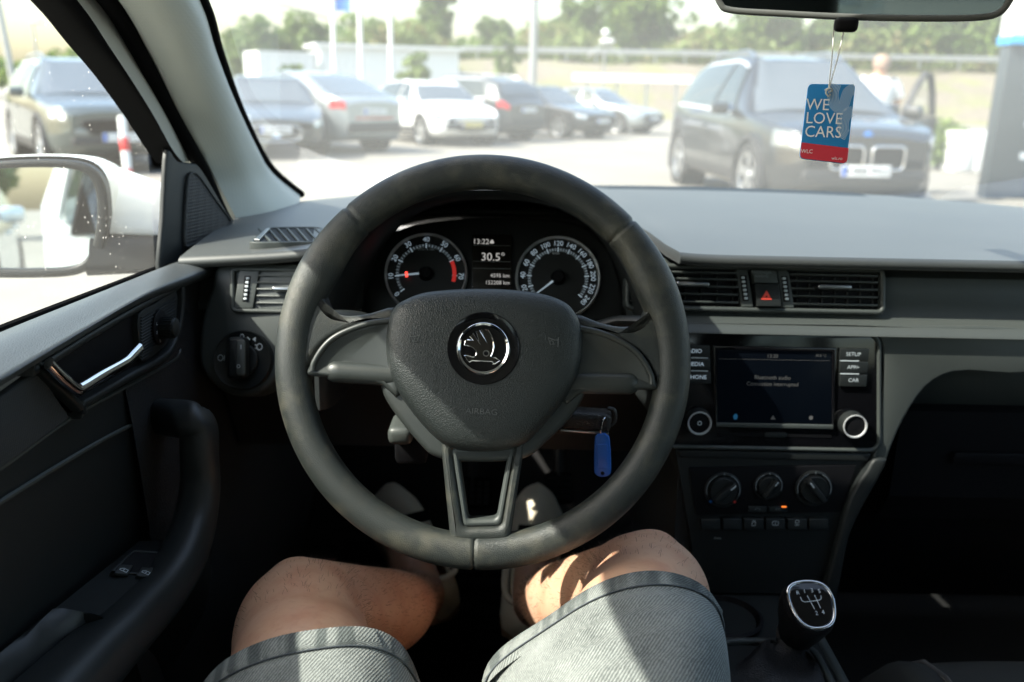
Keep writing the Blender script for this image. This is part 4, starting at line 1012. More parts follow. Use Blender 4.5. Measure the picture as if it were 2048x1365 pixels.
# darker strip with the demister slot along the windshield
def strip(u, v):
    X = XC - .28 + u * .62; y = WB(X) - .03 - v * .10; return (X, y, pad((X + .385) / 1.47, 0)[2] + .003 + .006 * (1 - abs(2 * v - 1) ** 4))
mk('demister_strip', grid(strip, np.linspace(0, 1, 24), np.linspace(0, 1, 8)), M['dark'], dash)
# fascia
prof = [(1.05, 1.010), (1.03, 1.004), (1.012, .999), (1.005, .985), (.994, .957), (.986, .953), (.985, .946), (.992, .940), (1.000, .90), (1.02, .86), (1.09, .80), (1.16, .74)]
mk('fascia', cat_(*[loft([[(X, y + .02 * ((X - XC) / .7) ** 4, z) for y, z in prof] for X in np.linspace(xa, xb, 20)], False, False, False) for xa, xb in ((-.375, BX - .155), (BX + .155, 1.07))]), M['trim'], dash, smooth=45)
VENT = Pl((0.1, 1.000, .975), (0, -.94, .34))
LEFT = Pl(PY(500, 650, .975), (-.06, -.94, .33))
STACK = Pl((.33, .972, .86), (0, -.995, .10))
sl = lambda pts, cx=1545: [(x, y + .02 * (x - cx)) for x, y in pts]

def vent_unit(outer, holes, slat_ys, tab, cx, wheels, name='air_vent'):
    "bezel ring, dark recess, slats, chrome tab, thumb wheels"
    v = sub(name, dash)
    o = VENT.uvs(sl(outer, cx), .01); i = inset(ccw(o), .0062)
    mk('bezel', frame(VENT, o, i, -.012, .011, .003), M['trim'], v)
    mk('recess', flat(VENT, inset(ccw(o), .004), .0015), M['black'], v, smooth=0)
    for (x0, x1) in holes:
        for y in slat_ys:
            pts = VENT.uvs(sl([(x0, y - 2.2), (x1, y - 2.2), (x1, y + 2.2), (x0, y + 2.2)], cx), .012)
            mk('slat', plate(VENT, pts, .003, .0105, .0012), M['trim'], v)
        for x in np.linspace(x0 + 12, x1 - 12, 7):
            pts = VENT.uvs(sl([(x - 1.2, slat_ys[0] - 6), (x + 1.2, slat_ys[0] - 6), (x + 1.2, slat_ys[-1] + 6), (x - 1.2, slat_ys[-1] + 6)], cx), .004)
            mk('rear_fin', plate(VENT, pts, .0018, .0045, .0005, 1), M['dark'], v)
    for x0, x1, y in tab:
        mk('tab', plate(VENT, VENT.uvs(sl(rr(x0, y - 4.5, x1, y + 4.5, 4, 4), cx), .018), .004, .022, .002), M['satin'], v)
    return v
lv = vent_unit(rr(459, 533, 702, 627, 14), [(512, 690)], (550, 564, 577.5, 591, 605), [(545, 585, 577)], 485, None)
cv = vent_unit(rr(1250, 531, 1772, 626, 16), [(1262, 1478), (1582, 1758)], (547.5, 560.5, 575.5, 590.5, 606.5), [(1352, 1418, 572), (1634, 1702, 572)], 1545, None)
def thumb(v, x, cx, y0=552, y1=603, lean=6):
    o = [(x - 13 - lean * .6, 540), (x + 11 - lean * .6, 540), (x + 15 + lean * .6, 615), (x - 9 + lean * .6, 615)]
    if cx == 485: o = [(478, 541), (518, 541), (505, 617), (466, 617)]; x = 493; lean = -5
    mk('wheel_panel', plate(VENT, VENT.uvs(sl(o, cx), .012), .0016, .0105, .001), M['trim'], v)
    mk('wheel_slot', plate(VENT, VENT.uvs(sl([(x - 6 - lean * .3, y0), (x + 6 - lean * .3, y0), (x + 6 + lean * .5, y1), (x - 6 + lean * .5, y1)], cx), .0115), .010, .0113, .0005), M['black'], v)
    for k in range(6):
        yy = y0 + 5 + k * (y1 - y0 - 10) / 5; xx = x + lean * (k - 2.5) / 5
        mk('ridge', plate(VENT, VENT.uvs(sl(rr(xx - 3.4, yy - 2.4, xx + 3.4, yy + 2.4, 1, 2), cx), .012), .0112, .0130, .0006), M['print'], v)
thumb(lv, 493, 485); thumb(cv, 1489, 1545); thumb(cv, 1571, 1545)
hp = sub('hazard_panel', dash)
mk('blank', plate(VENT, VENT.uvs(sl([(1503, 541), (1551, 541), (1556, 567), (1508, 567)]), .012), .0016, .0142, .001), M['trim'], hp)
mk('hazard_button', plate(VENT, VENT.uvs(sl([(1508, 569), (1557, 569), (1562, 614), (1513, 614)]), .012), .0016, .0152, .0012), M['dark'], hp)
tri = VENT.uvs(sl([(1522, 600), (1544, 600), (1533, 581)]), .0155)
mk('warning_triangle', flat(VENT, tri, .0157), M['hazard'], hp, smooth=0)
mk('warning_dot', flat(VENT, circ(*VENT.uv(*sl([(1533, 594)])[0], .0159), .0012, 10), .0159), M['black'], hp, smooth=0)
uv = VENT.uv(1523, 549, .0145); mk('label', cat_(text(VENT, 'PASSENGER', uv[0], uv[1] + .0022, .0145, .0045), text(VENT, 'AIRBAG', uv[0], uv[1] - .0022, .0145, .0045)), M['printdim'], hp, smooth=0)

# left-hand fascia with the light switch
o = LEFT.uvs(sm([(441, 524), (560, 527), (660, 530), (662, 640), (640, 700), (575, 704), (558, 745), (528, 780), (488, 794), (448, 786), (418, 764), (398, 735), (394, 690), (402, 630), (420, 575)], 3))
mk('driver_side_panel', plate(LEFT, o, -.05, -.004, .006), M['trim'], dash)
sw = sub('light_switch', dash)
c0 = LEFT.uv(486, 721); rpx = LEFT.uv(545, 721)[0] - c0[0]
def disc(pl, c, prof, n=48): return lathe(prof, n, axes(pl.w(c[0], c[1], 0), pl.ex, pl.ey, pl.n))
mk('bezel', disc(LEFT, c0, [(rpx, -.006), (rpx * 1.0, .002), (rpx * .97, .004), (rpx * .86, .0015), (.001, .0012)]), M['dark'], sw)
mk('dial', disc(LEFT, c0, [(rpx * .56, .001), (rpx * .55, .0055), (rpx * .52, .0065), (.001, .0065)]), M['dark'], sw)
mk('grip', plate(LEFT, LEFT.uvs(rr(468, 676, 503, 758, 9, 4)), .006, .024, .005), M['dark'], sw)
mk('grip_face', plate(LEFT, LEFT.uvs(rr(473, 680, 491, 752, 6, 4), .024), .0235, .0255, .0015), M['trim'], sw)
ic = []
def icon(px, py, s, h, pl=LEFT): u, v = pl.uv(px, py, h); return text(pl, s, u, v, h, .010)
u, v = LEFT.uv(484, 675, .0032); ic.append(stroke(LEFT, circ(u, v, .0022, 14, .0035), .0009, .0032, True))
u, v = LEFT.uv(503, 679, .0032); ic += [flat(LEFT, [(u - .005, v + .003), (u - .001, v), (u - .005, v - .003)], .0034), flat(LEFT, [(u + .005, v + .003), (u + .001, v), (u + .005, v - .003)], .0034)]
u, v = LEFT.uv(519, 694, .0032); ic += [stroke(LEFT, circ(u, v, .0032, 14, .0036), .0011, .0034, True), stroke(LEFT, [(u - .0055, v + .002), (u - .0035, v + .002)], .001, .0034), stroke(LEFT, [(u - .0055, v - .002), (u - .0035, v - .002)], .001, .0034)]
u, v = LEFT.uv(441, 716, .0032); ic += [stroke(LEFT, circ(u, v, .003, 14, .0034), .0008, .0034, True), stroke(LEFT, [(u + .0045, v + .003), (u + .0045, v - .003)], .0008, .0034)]
u, v = LEFT.uv(477, 733, .026); ic += [stroke(LEFT, circ(u, v, .0018, 12), .0007, .0262, True), stroke(LEFT, [(LEFT.uv(482, 690, .026)[0], LEFT.uv(482, 690, .026)[1]), LEFT.uv(482, 699, .026)], .0012, .0262)]
mk('symbols', cat_(*ic), M['print'], sw, smooth=0)
mk('seam_cover', plate(LEFT, LEFT.uvs(rr(553, 664, 600, 702, 4, 3)), -.004, -.002, .001), M['trim'], dash)

# defroster outlet at the left end of the top pad
dv = sub('side_defroster', dash)
_q = PZ(572, 471, 1.022); _y0 = WB(_q[0]) + .03; _q[2] = pad((_q[0] + .385) / 1.47, (_y0 - _q[1]) / (_y0 - YF - .012))[2]
TOP = Pl(PZ(572, 471, _q[2]) + np.array([0, 0, .0015]), (0, -.02, 1))
o = TOP.uvs(sm([(500, 488), (512, 478), (530, 462), (545, 458), (600, 457), (640, 458), (648, 464), (640, 486), (600, 488), (550, 489)], 3))
mk('bezel', frame(TOP, o, inset(ccw(o), .0045), -.012, .0025, .0012), M['trim'], dv)
mk('recess', flat(TOP, inset(ccw(o), .003), .0008), M['black'], dv, smooth=0)
for k in range(7):
    x = 530 + k * 19
    mk('blade', plate(TOP, TOP.uvs([(x - 14, 461), (x - 10, 461), (x + 14, 487), (x + 9, 487)]), .001, .003, .0005, 1), M['trim'], dv)
mk('end_cap', plate(TOP, TOP.uvs([(509, 485), (533, 463), (540, 463), (519, 486)]), .001, .0040, .0003, 1), M['satin'], dv)

# instrument binnacle: hood over the gauges
BX = -.022
def arch(Y, hw, base, peak, n=33, p=.62):
    out = []
    for t in np.linspace(0, math.pi, n):
        s = math.sin(t); out.append((BX - hw * math.copysign(abs(math.cos(t)) ** .80, math.cos(t)), Y, base + (peak - base) * s ** p))
    return out
mk('instrument_hood', loft([arch(1.04, .162, .86, 1.078), arch(.915, .176, .86, 1.093), arch(.903, .182, .86, 1.099), arch(.899, .188, .86, 1.104), arch(.905, .194, .86, 1.109), arch(.93, .200, .86, 1.112), arch(1.02, .212, .86, 1.102), arch(1.15, .22, .86, 1.07), arch(1.32, .24, .86, 1.02)], False, False, False), M['hood'], dash, smooth=60)
CL = Pl(PY(984, 545, 1.025), (0, -math.cos(R(24)), math.sin(R(24))))
ic_ = sub('instrument_cluster', dash)
o = CL.uvs(sm([(735, 640), (742, 540), (770, 480), (830, 448), (984, 434), (1140, 446), (1205, 484), (1232, 540), (1240, 640), (1100, 690), (984, 700), (870, 690)], 4))
mk('back_plate', plate(CL, o, -.02, -.004, .002), M['gaugeface'], ic_)
def gauge(cx, cy, rp_, a0, da, labels, minor, nm):
    c0 = CL.uv(cx, cy); k = (CL.uv(cx + rp_, cy)[0] - c0[0]) / rp_
    ctr = axes(CL.w(c0[0], c0[1], 0), CL.ex, CL.ey, CL.n)
    mk('gauge_face', lathe([(rp_ * k * .985, -.003), (rp_ * k * .985, -.001), (.001, -.001)], 64, ctr), M['gaugeface'], ic_)
    mk('gauge_ring', lathe([(rp_ * k * .965, -.001), (rp_ * k * .97, .004), (rp_ * k * 1.0, .006), (rp_ * k * 1.025, .003), (rp_ * k * 1.03, -.003)], 72, ctr), M['silver'], ic_)
    pr = []; bd = []
    r_band = 57 * k
    th = lambda v: R(a0 - da * v)
    span = len(labels) - 1
    ang = [th(q) for q in np.linspace(0, span, 80)]
    bd.append(stroke(CL, [(c0[0] + r_band * math.cos(t), c0[1] + r_band * math.sin(t)) for t in ang], 7 * k, .0002))
    for i, lb in enumerate(labels):
        t = th(i); pr.append(stroke(CL, [(c0[0] + (r_band + s * k) * math.cos(t), c0[1] + (r_band + s * k) * math.sin(t)) for s in (-4.5, 5.5)], 2.0 * k, .0004))
        if lb: pr.append(text(CL, lb, c0[0] + 70 * k * math.cos(t), c0[1] + 70 * k * math.sin(t), .0004, 14.5 * k, t - math.pi / 2, sx=.95))
        if i < span:
            for j in range(1, minor):
                t = th(i + j / minor); pr.append(stroke(CL, [(c0[0] + (r_band + s * k) * math.cos(t), c0[1] + (r_band + s * k) * math.sin(t)) for s in (-2, 3.5)], .9 * k, .0004))
    mk('scale_band', cat_(*bd), M['gaugeband'], ic_, smooth=0)
    mk('dial_print', cat_(*pr), M['printlit'], ic_, smooth=0)
    return c0, k, th
c0, k, th = gauge(852, 548, 81, 217, 31.4, ['0', '10', '20', '30', '40', '50', '60', '70'], 5, 'tach')
mk('red_zone', stroke(CL, [(c0[0] + 57 * k * math.cos(t), c0[1] + 57 * k * math.sin(t)) for t in np.linspace(th(6.02), th(7.4), 20)], 7.5 * k, .0006), M['redprint'], ic_, smooth=0)
u, v = CL.uv(852, 499, .0004); mk('dial_unit', text(CL, '1/min x 100', u, v, .0004, 7 * k), M['print'], ic_, smooth=0)
def needle(c0, k, t, r0, r1, lit=None):
    d = np.array((math.cos(t), math.sin(t))); q = np.array((-d[1], d[0])); c = np.array(c0)
    pts = [c + d * r0 * k + q * 2.0 * k, c + d * r1 * k + q * .9 * k, c + d * r1 * k - q * .9 * k, c + d * r0 * k - q * 2.0 * k]
    mk('needle', plate(CL, [tuple(p) for p in pts], .004, .0056, .0004, 1), M['printlit'], ic_)
    mk('needle_hub', lathe([(15 * k, .0005), (13 * k, .007), (10 * k, .009), (.001, .009)], 28, axes(CL.w(c0[0], c0[1], 0), CL.ex, CL.ey, CL.n)), M['black'], ic_)
    if lit:
        p = c + d * lit * k; mk('needle_light', plate(CL, [tuple(p + d * a * k + q * b * k) for a, b in ((-2.4, -5.5), (2.4, -5.5), (2.4, 5.5), (-2.4, 5.5))], .0057, .0062, .0003, 1), M['redlit'], ic_)
needle(c0, k, th(.98), 10, 58, 38)
c0, k, th = gauge(1116, 556, 83, 220, 21.6, ['', '20', '40', '60', '80', '100', '120', '140', '160', '180', '200', '220', '240'], 4, 'speed')
needle(c0, k, th(.0) - R(1), 10, 56)
u, v = CL.uv(1112, 507, .0004); mk('dial_unit', text(CL, 'km/h', u, v, .0004, 7 * k), M['print'], ic_, smooth=0)
mk('display', plate(CL, CL.uvs(rr(944, 470, 1023, 582, 3, 2)), -.003, .001, .0005), M['lcdback'], ic_)
tx = []
for s, x, y, sz in (('13:22', 962, 484, 15), ('30.5°', 986, 515, 23), ('4595 km', 1000, 552, 11), ('152208 km', 995, 566, 11)):
    u, v = CL.uv(x, y, .0012); tx.append(text(CL, s, u, v, .0012, sz * k))
u, v = CL.uv(984, 484, .0012); tx += [flat(CL, rr(u - 4 * k, v - 3.5 * k, u + 4 * k, v + 1 * k, k, 2), .0012), flat(CL, [(u - 2.6 * k, v + k), (u + 2.6 * k, v + k), (u + 1.8 * k, v + 4 * k), (u - 1.8 * k, v + 4 * k)], .0012)]
mk('display_text', cat_(*tx), M['lcd'], ic_, smooth=0)
mk('display_rule', cat_(*[stroke(CL, [CL.uv(946, y, .0012), CL.uv(1021, y + 1, .0012)], .0005, .0012) for y in (491, 523, 537)]), M['printdim'], ic_, smooth=0)

# radio with touch screen
rd = sub('infotainment_unit', dash)
o = STACK.uvs(sl(rr(1322, 660, 1760, 900, 26, 6)), .0); i = inset(ccw(o), .0052)
mk('surround', frame(STACK, o, i, -.02, .006, .0025), M['trim'], rd)
mk('gloss_panel', plate(STACK, inset(ccw(o), .0048), -.02, .0035, .001), M['gloss'], rd)
mk('screen', plate(STACK, STACK.uvs(sl(rr(1434, 702, 1664, 848, 4, 3)), .004), .002, .0042, .0004), M['screen'], rd)
o = STACK.uvs(sl([(1426, 694), (1672, 694), (1668, 856), (1430, 856)]), .005)
mk('screen_frame', frame(STACK, o, STACK.uvs(sl([(1434, 702), (1664, 702), (1664, 849), (1434, 849)]), .005), .003, .0062, .0012), M['gloss'], rd)
mk('lower_lip', plate(STACK, STACK.uvs(sl([(1432, 848), (1666, 848), (1666, 856), (1432, 856)]), .006), .004, .0078, .001), M['trim'], rd)
tx = []
for s, x, y, sz in (('13:20', 1545, 713, 10), ('Bluetooth audio', 1545, 756, 11), ('Connection interrupted', 1545, 769, 10.5), ('30.5 °C', 1642, 712, 7)):
    u, v = STACK.uv(x, y, .0045); tx.append(text(STACK, s, u, v, .0045, sz * .00060))
tx.append(stroke(STACK, [STACK.uv(1438, 718, .0045), STACK.uv(1660, 722, .0045)], .0003, .0045))
mk('screen_text', cat_(*tx), M['screentxt'], rd, smooth=0)
u, v = STACK.uv(1471, 834, .0045); mk('screen_icon', flat(STACK, circ(u, v, .0026, 12, .0036), .0045), M['bluelit'], rd, smooth=0)
u, v = STACK.uv(1546, 836, .0045); mk('screen_icon', flat(STACK, [(u - .003, v - .002), (u + .003, v - .002), (u, v + .003)], .0045), M['amber'] if False else M['screentxt'], rd, smooth=0)
u, v = STACK.uv(1622, 836, .0045); mk('screen_icon', flat(STACK, circ(u, v, .0025, 12), .0045), M['screentxt'], rd, smooth=0)
for side_, x0, x1, names, al in ((0, 1336, 1419, ('RADIO', 'MEDIA', 'PHONE'), 1), (1, 1679, 1738, ('SETUP', 'APP/▸', 'CAR'), 0)):
    for q, nm in enumerate(names):
        y0 = 694 + q * 26; y1 = y0 + 24
        o = [(x0, y0), (x1 - (q * 2 if side_ else -q * 1.0), y0), (x1 - (2 + q * 2 if side_ else -1 - q), y1), (x0, y1)]
        mk('button', plate(STACK, STACK.uvs(sl(o), .006), .003, .0075, .001), M['dark'], rd)
        u, v = STACK.uv(*sl([((1386, 1391, 1394)[q] if not side_ else 1707, y0 + 12)])[0], .0078)
        mk('button_label', text(STACK, nm, u, v, .0078, .0068 if not side_ else .0062), M['printlit'] if not side_ else M['print'], rd, smooth=0)
        if q < 2:
            xa, xb = (1382, 1416) if not side_ else (1680, 1718)
            mk('button_rule', stroke(STACK, [STACK.uv(*sl([(xa, y1 + 1)])[0], .0079), STACK.uv(*sl([(xb, y1 + 1)])[0], .0079)], .0012, .0079), M['print'], rd, smooth=0)
for x in (1397, 1706):
    c0 = STACK.uv(*sl([(x, 847)])[0], .01); r = 25 * .00060; ctr = axes(STACK.w(c0[0], c0[1], 0), STACK.ex, STACK.ey, STACK.n)
    mk('knob', lathe([(r * 1.05, .002), (r * 1.0, .014), (r * .94, .0165)], 40, ctr), M['dark'], rd)
    mk('knob_ring', lathe([(r * .94, .0155), (r * .925, .0178), (r * .85, .0178), (r * .80, .0155)], 40, ctr), M['silver'], rd)
    mk('knob_cap', lathe([(r * .82, .0150), (r * .6, .0158), (.001, .0162)], 32, ctr), M['black'], rd)
    if x == 1397: mk('knob_mark', stroke(STACK, circ(c0[0], c0[1], .0022, 16), .0008, .0166, True), M['print'], rd, smooth=0)
mk('disc_slot', plate(STACK, STACK.uvs(sl(rr(1436, 868, 1664, 874, 2, 2)), .004), .003, .0042, .0003, 1), M['black'], rd)
mk('eject_tab', plate(STACK, STACK.uvs(sl(rr(1529, 865, 1573, 875, 3, 2)), .004), .003, .0055, .0008), M['dark'], rd)
# trim round the stack and the passenger side fascia
o = STACK.uvs(sm([(1316, 644), (1545, 648), (1800, 652), (2090, 660), (2090, 744), (1935, 742), (1885, 750), (1848, 774), (1818, 815), (1794, 860), (1776, 905), (1766, 925), (1740, 925), (1754, 880), (1764, 760), (1763, 690), (1745, 661), (1700, 655), (1316, 650)], 2), 0.0)
mk('passenger_fascia', plate(STACK, o, -.07, .0035, .003), M['trim'], dash)
o = STACK.uvs(sm([(1742, 915), (1729, 935), (1697, 985), (1676, 1055), (1656, 1130), (1640, 1200), (1665, 1200), (1682, 1120), (1695, 1062), (1722, 1005), (1752, 952), (1768, 915)], 2), .0)
mk('console_trim', plate(STACK, o, -.05, .010, .004), M['dark'], dash)
mk('lower_stack', plate(STACK, STACK.uvs([(1350, 896), (1745, 904), (1732, 935), (1692, 1010), (1676, 1075), (1640, 1190), (1396, 1190), (1378, 1060)], .0), -.06, -.002, .002), M['dark'], dash)
mk('stack_shelf', plate(STACK, STACK.uvs([(1356, 901), (1744, 908), (1736, 924), (1362, 917)], .004), -.01, .0035, .002), M['dark'], dash)
mk('ledge', loft([[(X, y, z) for y, z in ((.994, .9545), (.986, .9535), (.969, .9415), (.967, .9385), (.975, .936))] for X in np.linspace(.165, 1.07, 24)], False, False, False), M['trim'], dash, smooth=50)
# heater controls
hv = sub('heater_controls', dash)
mk('panel', plate(STACK, STACK.uvs([(1378, 936), (1712, 930), (1682, 1024), (1392, 1030)], .0), -.004, .0015, .001), M['black'], hv)
for x, y, r_, ang, nm in ((1446, 981, 37, 42, 0), (1537, 973, 29, 55, 1), (1628, 978, 37, 130, 2)):
    c0 = STACK.uv(x, y, .004); r = r_ * .00060; ctr = axes(STACK.w(c0[0], c0[1], 0), STACK.ex, STACK.ey, STACK.n)
    mk('dial_ring', lathe([(r, .001), (r, .004), (r * .9, .0052), (r * .80, .003)], 40, ctr), M['dark'], hv)
    mk('dial', lathe([(r * .78, .002), (r * .74, .008), (r * .7, .009), (.001, .009)], 36, ctr), M['dark'], hv)
    a = R(ang); d = np.array((math.cos(a), math.sin(a))); q = np.array((-d[1], d[0])); c = np.array(c0)
    mk('dial_grip', plate(STACK, [tuple(c + d * u_ * r + q * v_ * r) for u_, v_ in ((-.72, -.17), (.72, -.17), (.78, 0), (.72, .17), (-.72, .17))], .008, .018, .002), M['dark'], hv)
    mk('dial_mark', plate(STACK, [tuple(c + d * u_ * r + q * v_ * r) for u_, v_ in ((.35, -.035), (.70, -.035), (.70, .035), (.35, .035))], .017, .0184, .0002, 1), M['print'], hv)
    arc = [(c0[0] + r * .90 * math.cos(t), c0[1] + r * .90 * math.sin(t)) for t in np.linspace(R(225), R(-45), 40)]
    mk('dial_print', cat_(stroke(STACK, arc[4:17], .0011, .0056), stroke(STACK, arc[23:36], .0011, .0056), stroke(STACK, [(c0[0], c0[1] + r * .84), (c0[0], c0[1] + r * 1.0)], .0012, .0058)), M['printdim'], hv, smooth=0)
    if nm == 0:
        for sx, mt in ((-1, 'bluedot'), (1, 'reddot')):
            u, v = c0[0] + sx * r * .65, c0[1] - r * .62; mk('temperature_mark', flat(STACK, [(u - .0022, v), (u, v - .0022), (u + .0022, v), (u, v + .0022)], .0058), M[mt], hv, smooth=0)
for x0, x1, lit in ((1497, 1534, 0), (1537, 1575, 1)):
    mk('small_button', plate(STACK, STACK.uvs(rr(x0, 1013, x1, 1025, 2, 2), .003), .0, .004, .0006), M['dark'], hv)
    u, v = STACK.uv((x0 + x1) / 2, 1019, .0045)
    mk('button_label', text(STACK, 'A/C', u, v, .0043, .0042) if lit else stroke(STACK, [(u - .003, v - .001), (u - .0015, v + .0012), (u + .0015, v + .0012), (u + .003, v - .001)], .0006, .0043), M['printdim'], hv, smooth=0)
u, v = STACK.uv(1568, 1014, .0046); mk('indicator', flat(STACK, rr(u - .003, v - .001, u + .003, v + .001, .0004, 2), .0046), M['amber'], hv, smooth=0)
for q in range(6):
    x0 = 1401 + q * 43.3
    mk('row_button', plate(STACK, STACK.uvs(rr(x0, 1037, x0 + 39, 1060, 2, 2), .004), -.002, .006, .0012), M['dark'], hv)
    if 2 <= q <= 4:
        u, v = STACK.uv(x0 + 20, 1047, .0062)
        g = {2: [stroke(STACK, rr(u - .002, v - .003, u + .002, v + .0015, .0005, 2), .0006, .0063, True), stroke(STACK, [(u - .0013, v + .0015), (u - .0013, v + .0035), (u + .0013, v + .0035), (u + .0013, v + .0015)], .0006, .0063)],
             3: [stroke(STACK, rr(u - .0035, v - .0025, u + .0035, v + .0025, .001, 2), .0006, .0063, True), stroke(STACK, [(u, v - .0015), (u, v + .0015)], .0006, .0063)],
             4: [stroke(STACK, circ(u, v + .002, .0022, 14), .0006, .0063, True), text(STACK, 'OFF', u, v - .0025, .0063, .0032)]}[q]
        mk('button_icon', cat_(*g), M['print'], hv, smooth=0)
u, v = STACK.uv(1435, 1077, .001); mk('socket_label', text(STACK, 'AUX', u, v, .0012, .0045), M['printdim'], hv, smooth=0)
# glove box region, knee panel, column
mk('glove_box', loft([[(X, y, z) for y, z in ((1.03, .93), (1.06, .85), (1.08, .70), (1.12, .60), (1.2, .52), (1.3, .40))] for X in np.linspace(.40, 1.07, 12)], False, False, False), M['black'], dash)
mk('glove_box_lid', loft([[(X, y, z) for y, z in ((1.060, .825), (1.046, .82), (1.048, .70), (1.075, .655))] for X in np.linspace(.50, 1.02, 6)], False, False, False), M['black'], dash, smooth=30)
mk('glove_box_latch', box((.62, 1.039, .760), (.10, .006, .016), bev=.002), M['black'], dash)
mk('knee_panel', loft([[(X, y, z) for y, z in ((1.0, .90), (1.03, .84), (1.055, .79), (1.075, .745), (1.10, .735), (1.16, .74))] for X in np.linspace(-.36, .20, 12)], False, False, False), M['knee'], dash, smooth=40)
mk('console_side', loft([[(.205, y, z) for y, z in ((.985, .93), (1.3, .93), (1.3, .36), (.95, .36), (.965, .66))], [(.225, y, z) for y, z in ((.985, .93), (1.3, .93), (1.3, .36), (.95, .36), (.965, .66))]]), M['knee'], dash, smooth=30)
# ------------------------------------------------------------------ steering wheel
WT = R(19)
WC = P(966, 720, .786)
wheel = thing('steering_wheel', 'worn black three-spoke steering wheel with round winged emblem', 'steering wheel', WC)
WP = Pl(WC, (0, -math.cos(WT), math.sin(WT)))
PXM = .37 / 823.0
ROT = .040
def mir(pts):
    out = []
    for x, y in pts:
        a, b = x - 966, y - 720; a, b = a * math.cos(ROT) + b * math.sin(ROT), -a * math.sin(ROT) + b * math.cos(ROT)
        a = -a; a, b = a * math.cos(ROT) - b * math.sin(ROT), a * math.sin(ROT) + b * math.cos(ROT)
        out.append((966 + a, 720 + b))
    return out
def wp(x, y, h): return WP.uv(x, y, h)
# rim: swept section, thicker near the thumb rests, with three moulding seams
def rim_mesh(n=540, m=28):
    V = []; F = []
    seams = [math.atan2(720 - 448, 712 - 966), math.atan2(720 - 457, 1237 - 966), math.atan2(720 - 1110, 957 - 966)]
    for i in range(n):
        t = 2 * math.pi * i / n
        d = unit_d = WP.ex * math.cos(t) + WP.ey * math.sin(t)
        thumb = sum(math.exp(-((((t - a + math.pi) % (2 * math.pi)) - math.pi) / .20) ** 2) for a in (R(152), R(25)))
        g = 1.0
        for s in seams:
            dd = abs(((t - s + math.pi) % (2 * math.pi)) - math.pi) * .17
            g -= .13 * math.exp(-(dd / .0012) ** 2)
        a = .0158 * g + .0028 * thumb; b = .0150 * g + .002 * thumb
        c = WC + d * (.1715 - .002 * thumb)
        for j in range(m):
            q = 2 * math.pi * j / m
            cc, ss = math.cos(q), math.sin(q)
            V.append(c + d * a * math.copysign(abs(cc) ** .9, cc) + WP.n * b * math.copysign(abs(ss) ** .9, ss))
    for i in range(n):
        for j in range(m):
            F.append((i * m + j, ((i + 1) % n) * m + j, ((i + 1) % n) * m + (j + 1) % m, i * m + (j + 1) % m))
    return np.array(V), F
mk('rim', rim_mesh(), M['wheel'], wheel, smooth=80)
# thumb webs between rim and hub
web = [(588, 545), (625, 560), (646, 590), (655, 612), (672, 627), (700, 632), (740, 627), (790, 615), (800, 650), (740, 652), (695, 664), (660, 682), (636, 706), (618, 740), (612, 768), (590, 790), (578, 740), (574, 660), (578, 600)]
ins = [(800, 640), (745, 644), (700, 657), (664, 674), (640, 697), (621, 728), (613, 744), (620, 752), (650, 755), (710, 762), (762, 770), (800, 790)]
low = [(640, 728), (650, 722), (700, 722), (770, 728), (800, 732), (800, 795), (762, 771), (710, 763), (650, 756), (630, 752)]
for fn in (lambda p: p, mir):
    mk('thumb_web', plate(WP, WP.uvs(sm(fn(web), 3), .004), -.018, .0085, .0065, 5), M['wheel'], wheel, smooth=60)
    mk('spoke', plate(WP, WP.uvs(sm(fn(ins), 3), .009), -.012, .0105, .0042, 4, dome=-.004), M['spoke'], wheel, smooth=60)
    # raised rounded border of the spoke insert
    pth = [WP.px(x, y, .0105) for x, y in fn([(795, 641), (745, 646), (702, 659), (668, 676), (645, 698), (628, 726), (625, 742)])]
    mk('spoke_border', tube(cr(pth, 5), .0028, 10), M['spoke'], wheel)
    pth = [WP.px(x, y, .004) for x, y in fn([(650, 742), (710, 746), (800, 752)])]
    mk('spoke_underside', tube(cr(pth, 5), [(.003, .004), (.006, .008)] + [(.008, .010)] * 9, 12, up=WP.n), M['spoke'], wheel)
# airbag cover
hub = sm([(800, 601), (842, 584), (900, 577), (966, 575), (1032, 578), (1092, 587), (1132, 603), (1152, 624), (1164, 652), (1168, 692), (1160, 742), (1136, 792), (1100, 838), (1064, 878), (1034, 897), (990, 905), (930, 904), (892, 894), (858, 868), (820, 824), (790, 778), (773, 730), (768, 682), (775, 636), (785, 614)], 5)
def cover():
    uv = ccw(WP.uvs(hub, .02)); c = np.array(WP.uv(966, 720, .02)); rings = []
    for s, h in ((.985, -.012), (1.0, .004), (.997, .010), (.985, .0155), (.965, .0195), (.93, .023), (.87, .0258), (.78, .0278), (.66, .0290), (.52, .0296), (.38, .0298), (.26, .0298), (.12, .0298), (.02, .0298)):
        rings.append([WP.w(c[0] + (u - c[0]) * s, c[1] + (v - c[1]) * s, h) for u, v in uv])
    return loft(rings, True, True, True)
mk('airbag_cover', cover(), M['hub'], wheel, smooth=60)
# lower housing behind the cover
low_h = sm([(770, 690), (762, 745), (768, 790), (800, 840), (845, 893), (868, 912), (905, 921), (966, 924), (1030, 920), (1062, 910), (1090, 886), (1140, 836), (1170, 786), (1178, 740), (1172, 690), (1100, 640), (966, 620), (840, 640)], 4)
mk('hub_housing', plate(WP, WP.uvs(low_h, -.002), -.045, .006, .006, 4), M['spoke'], wheel, smooth=60)
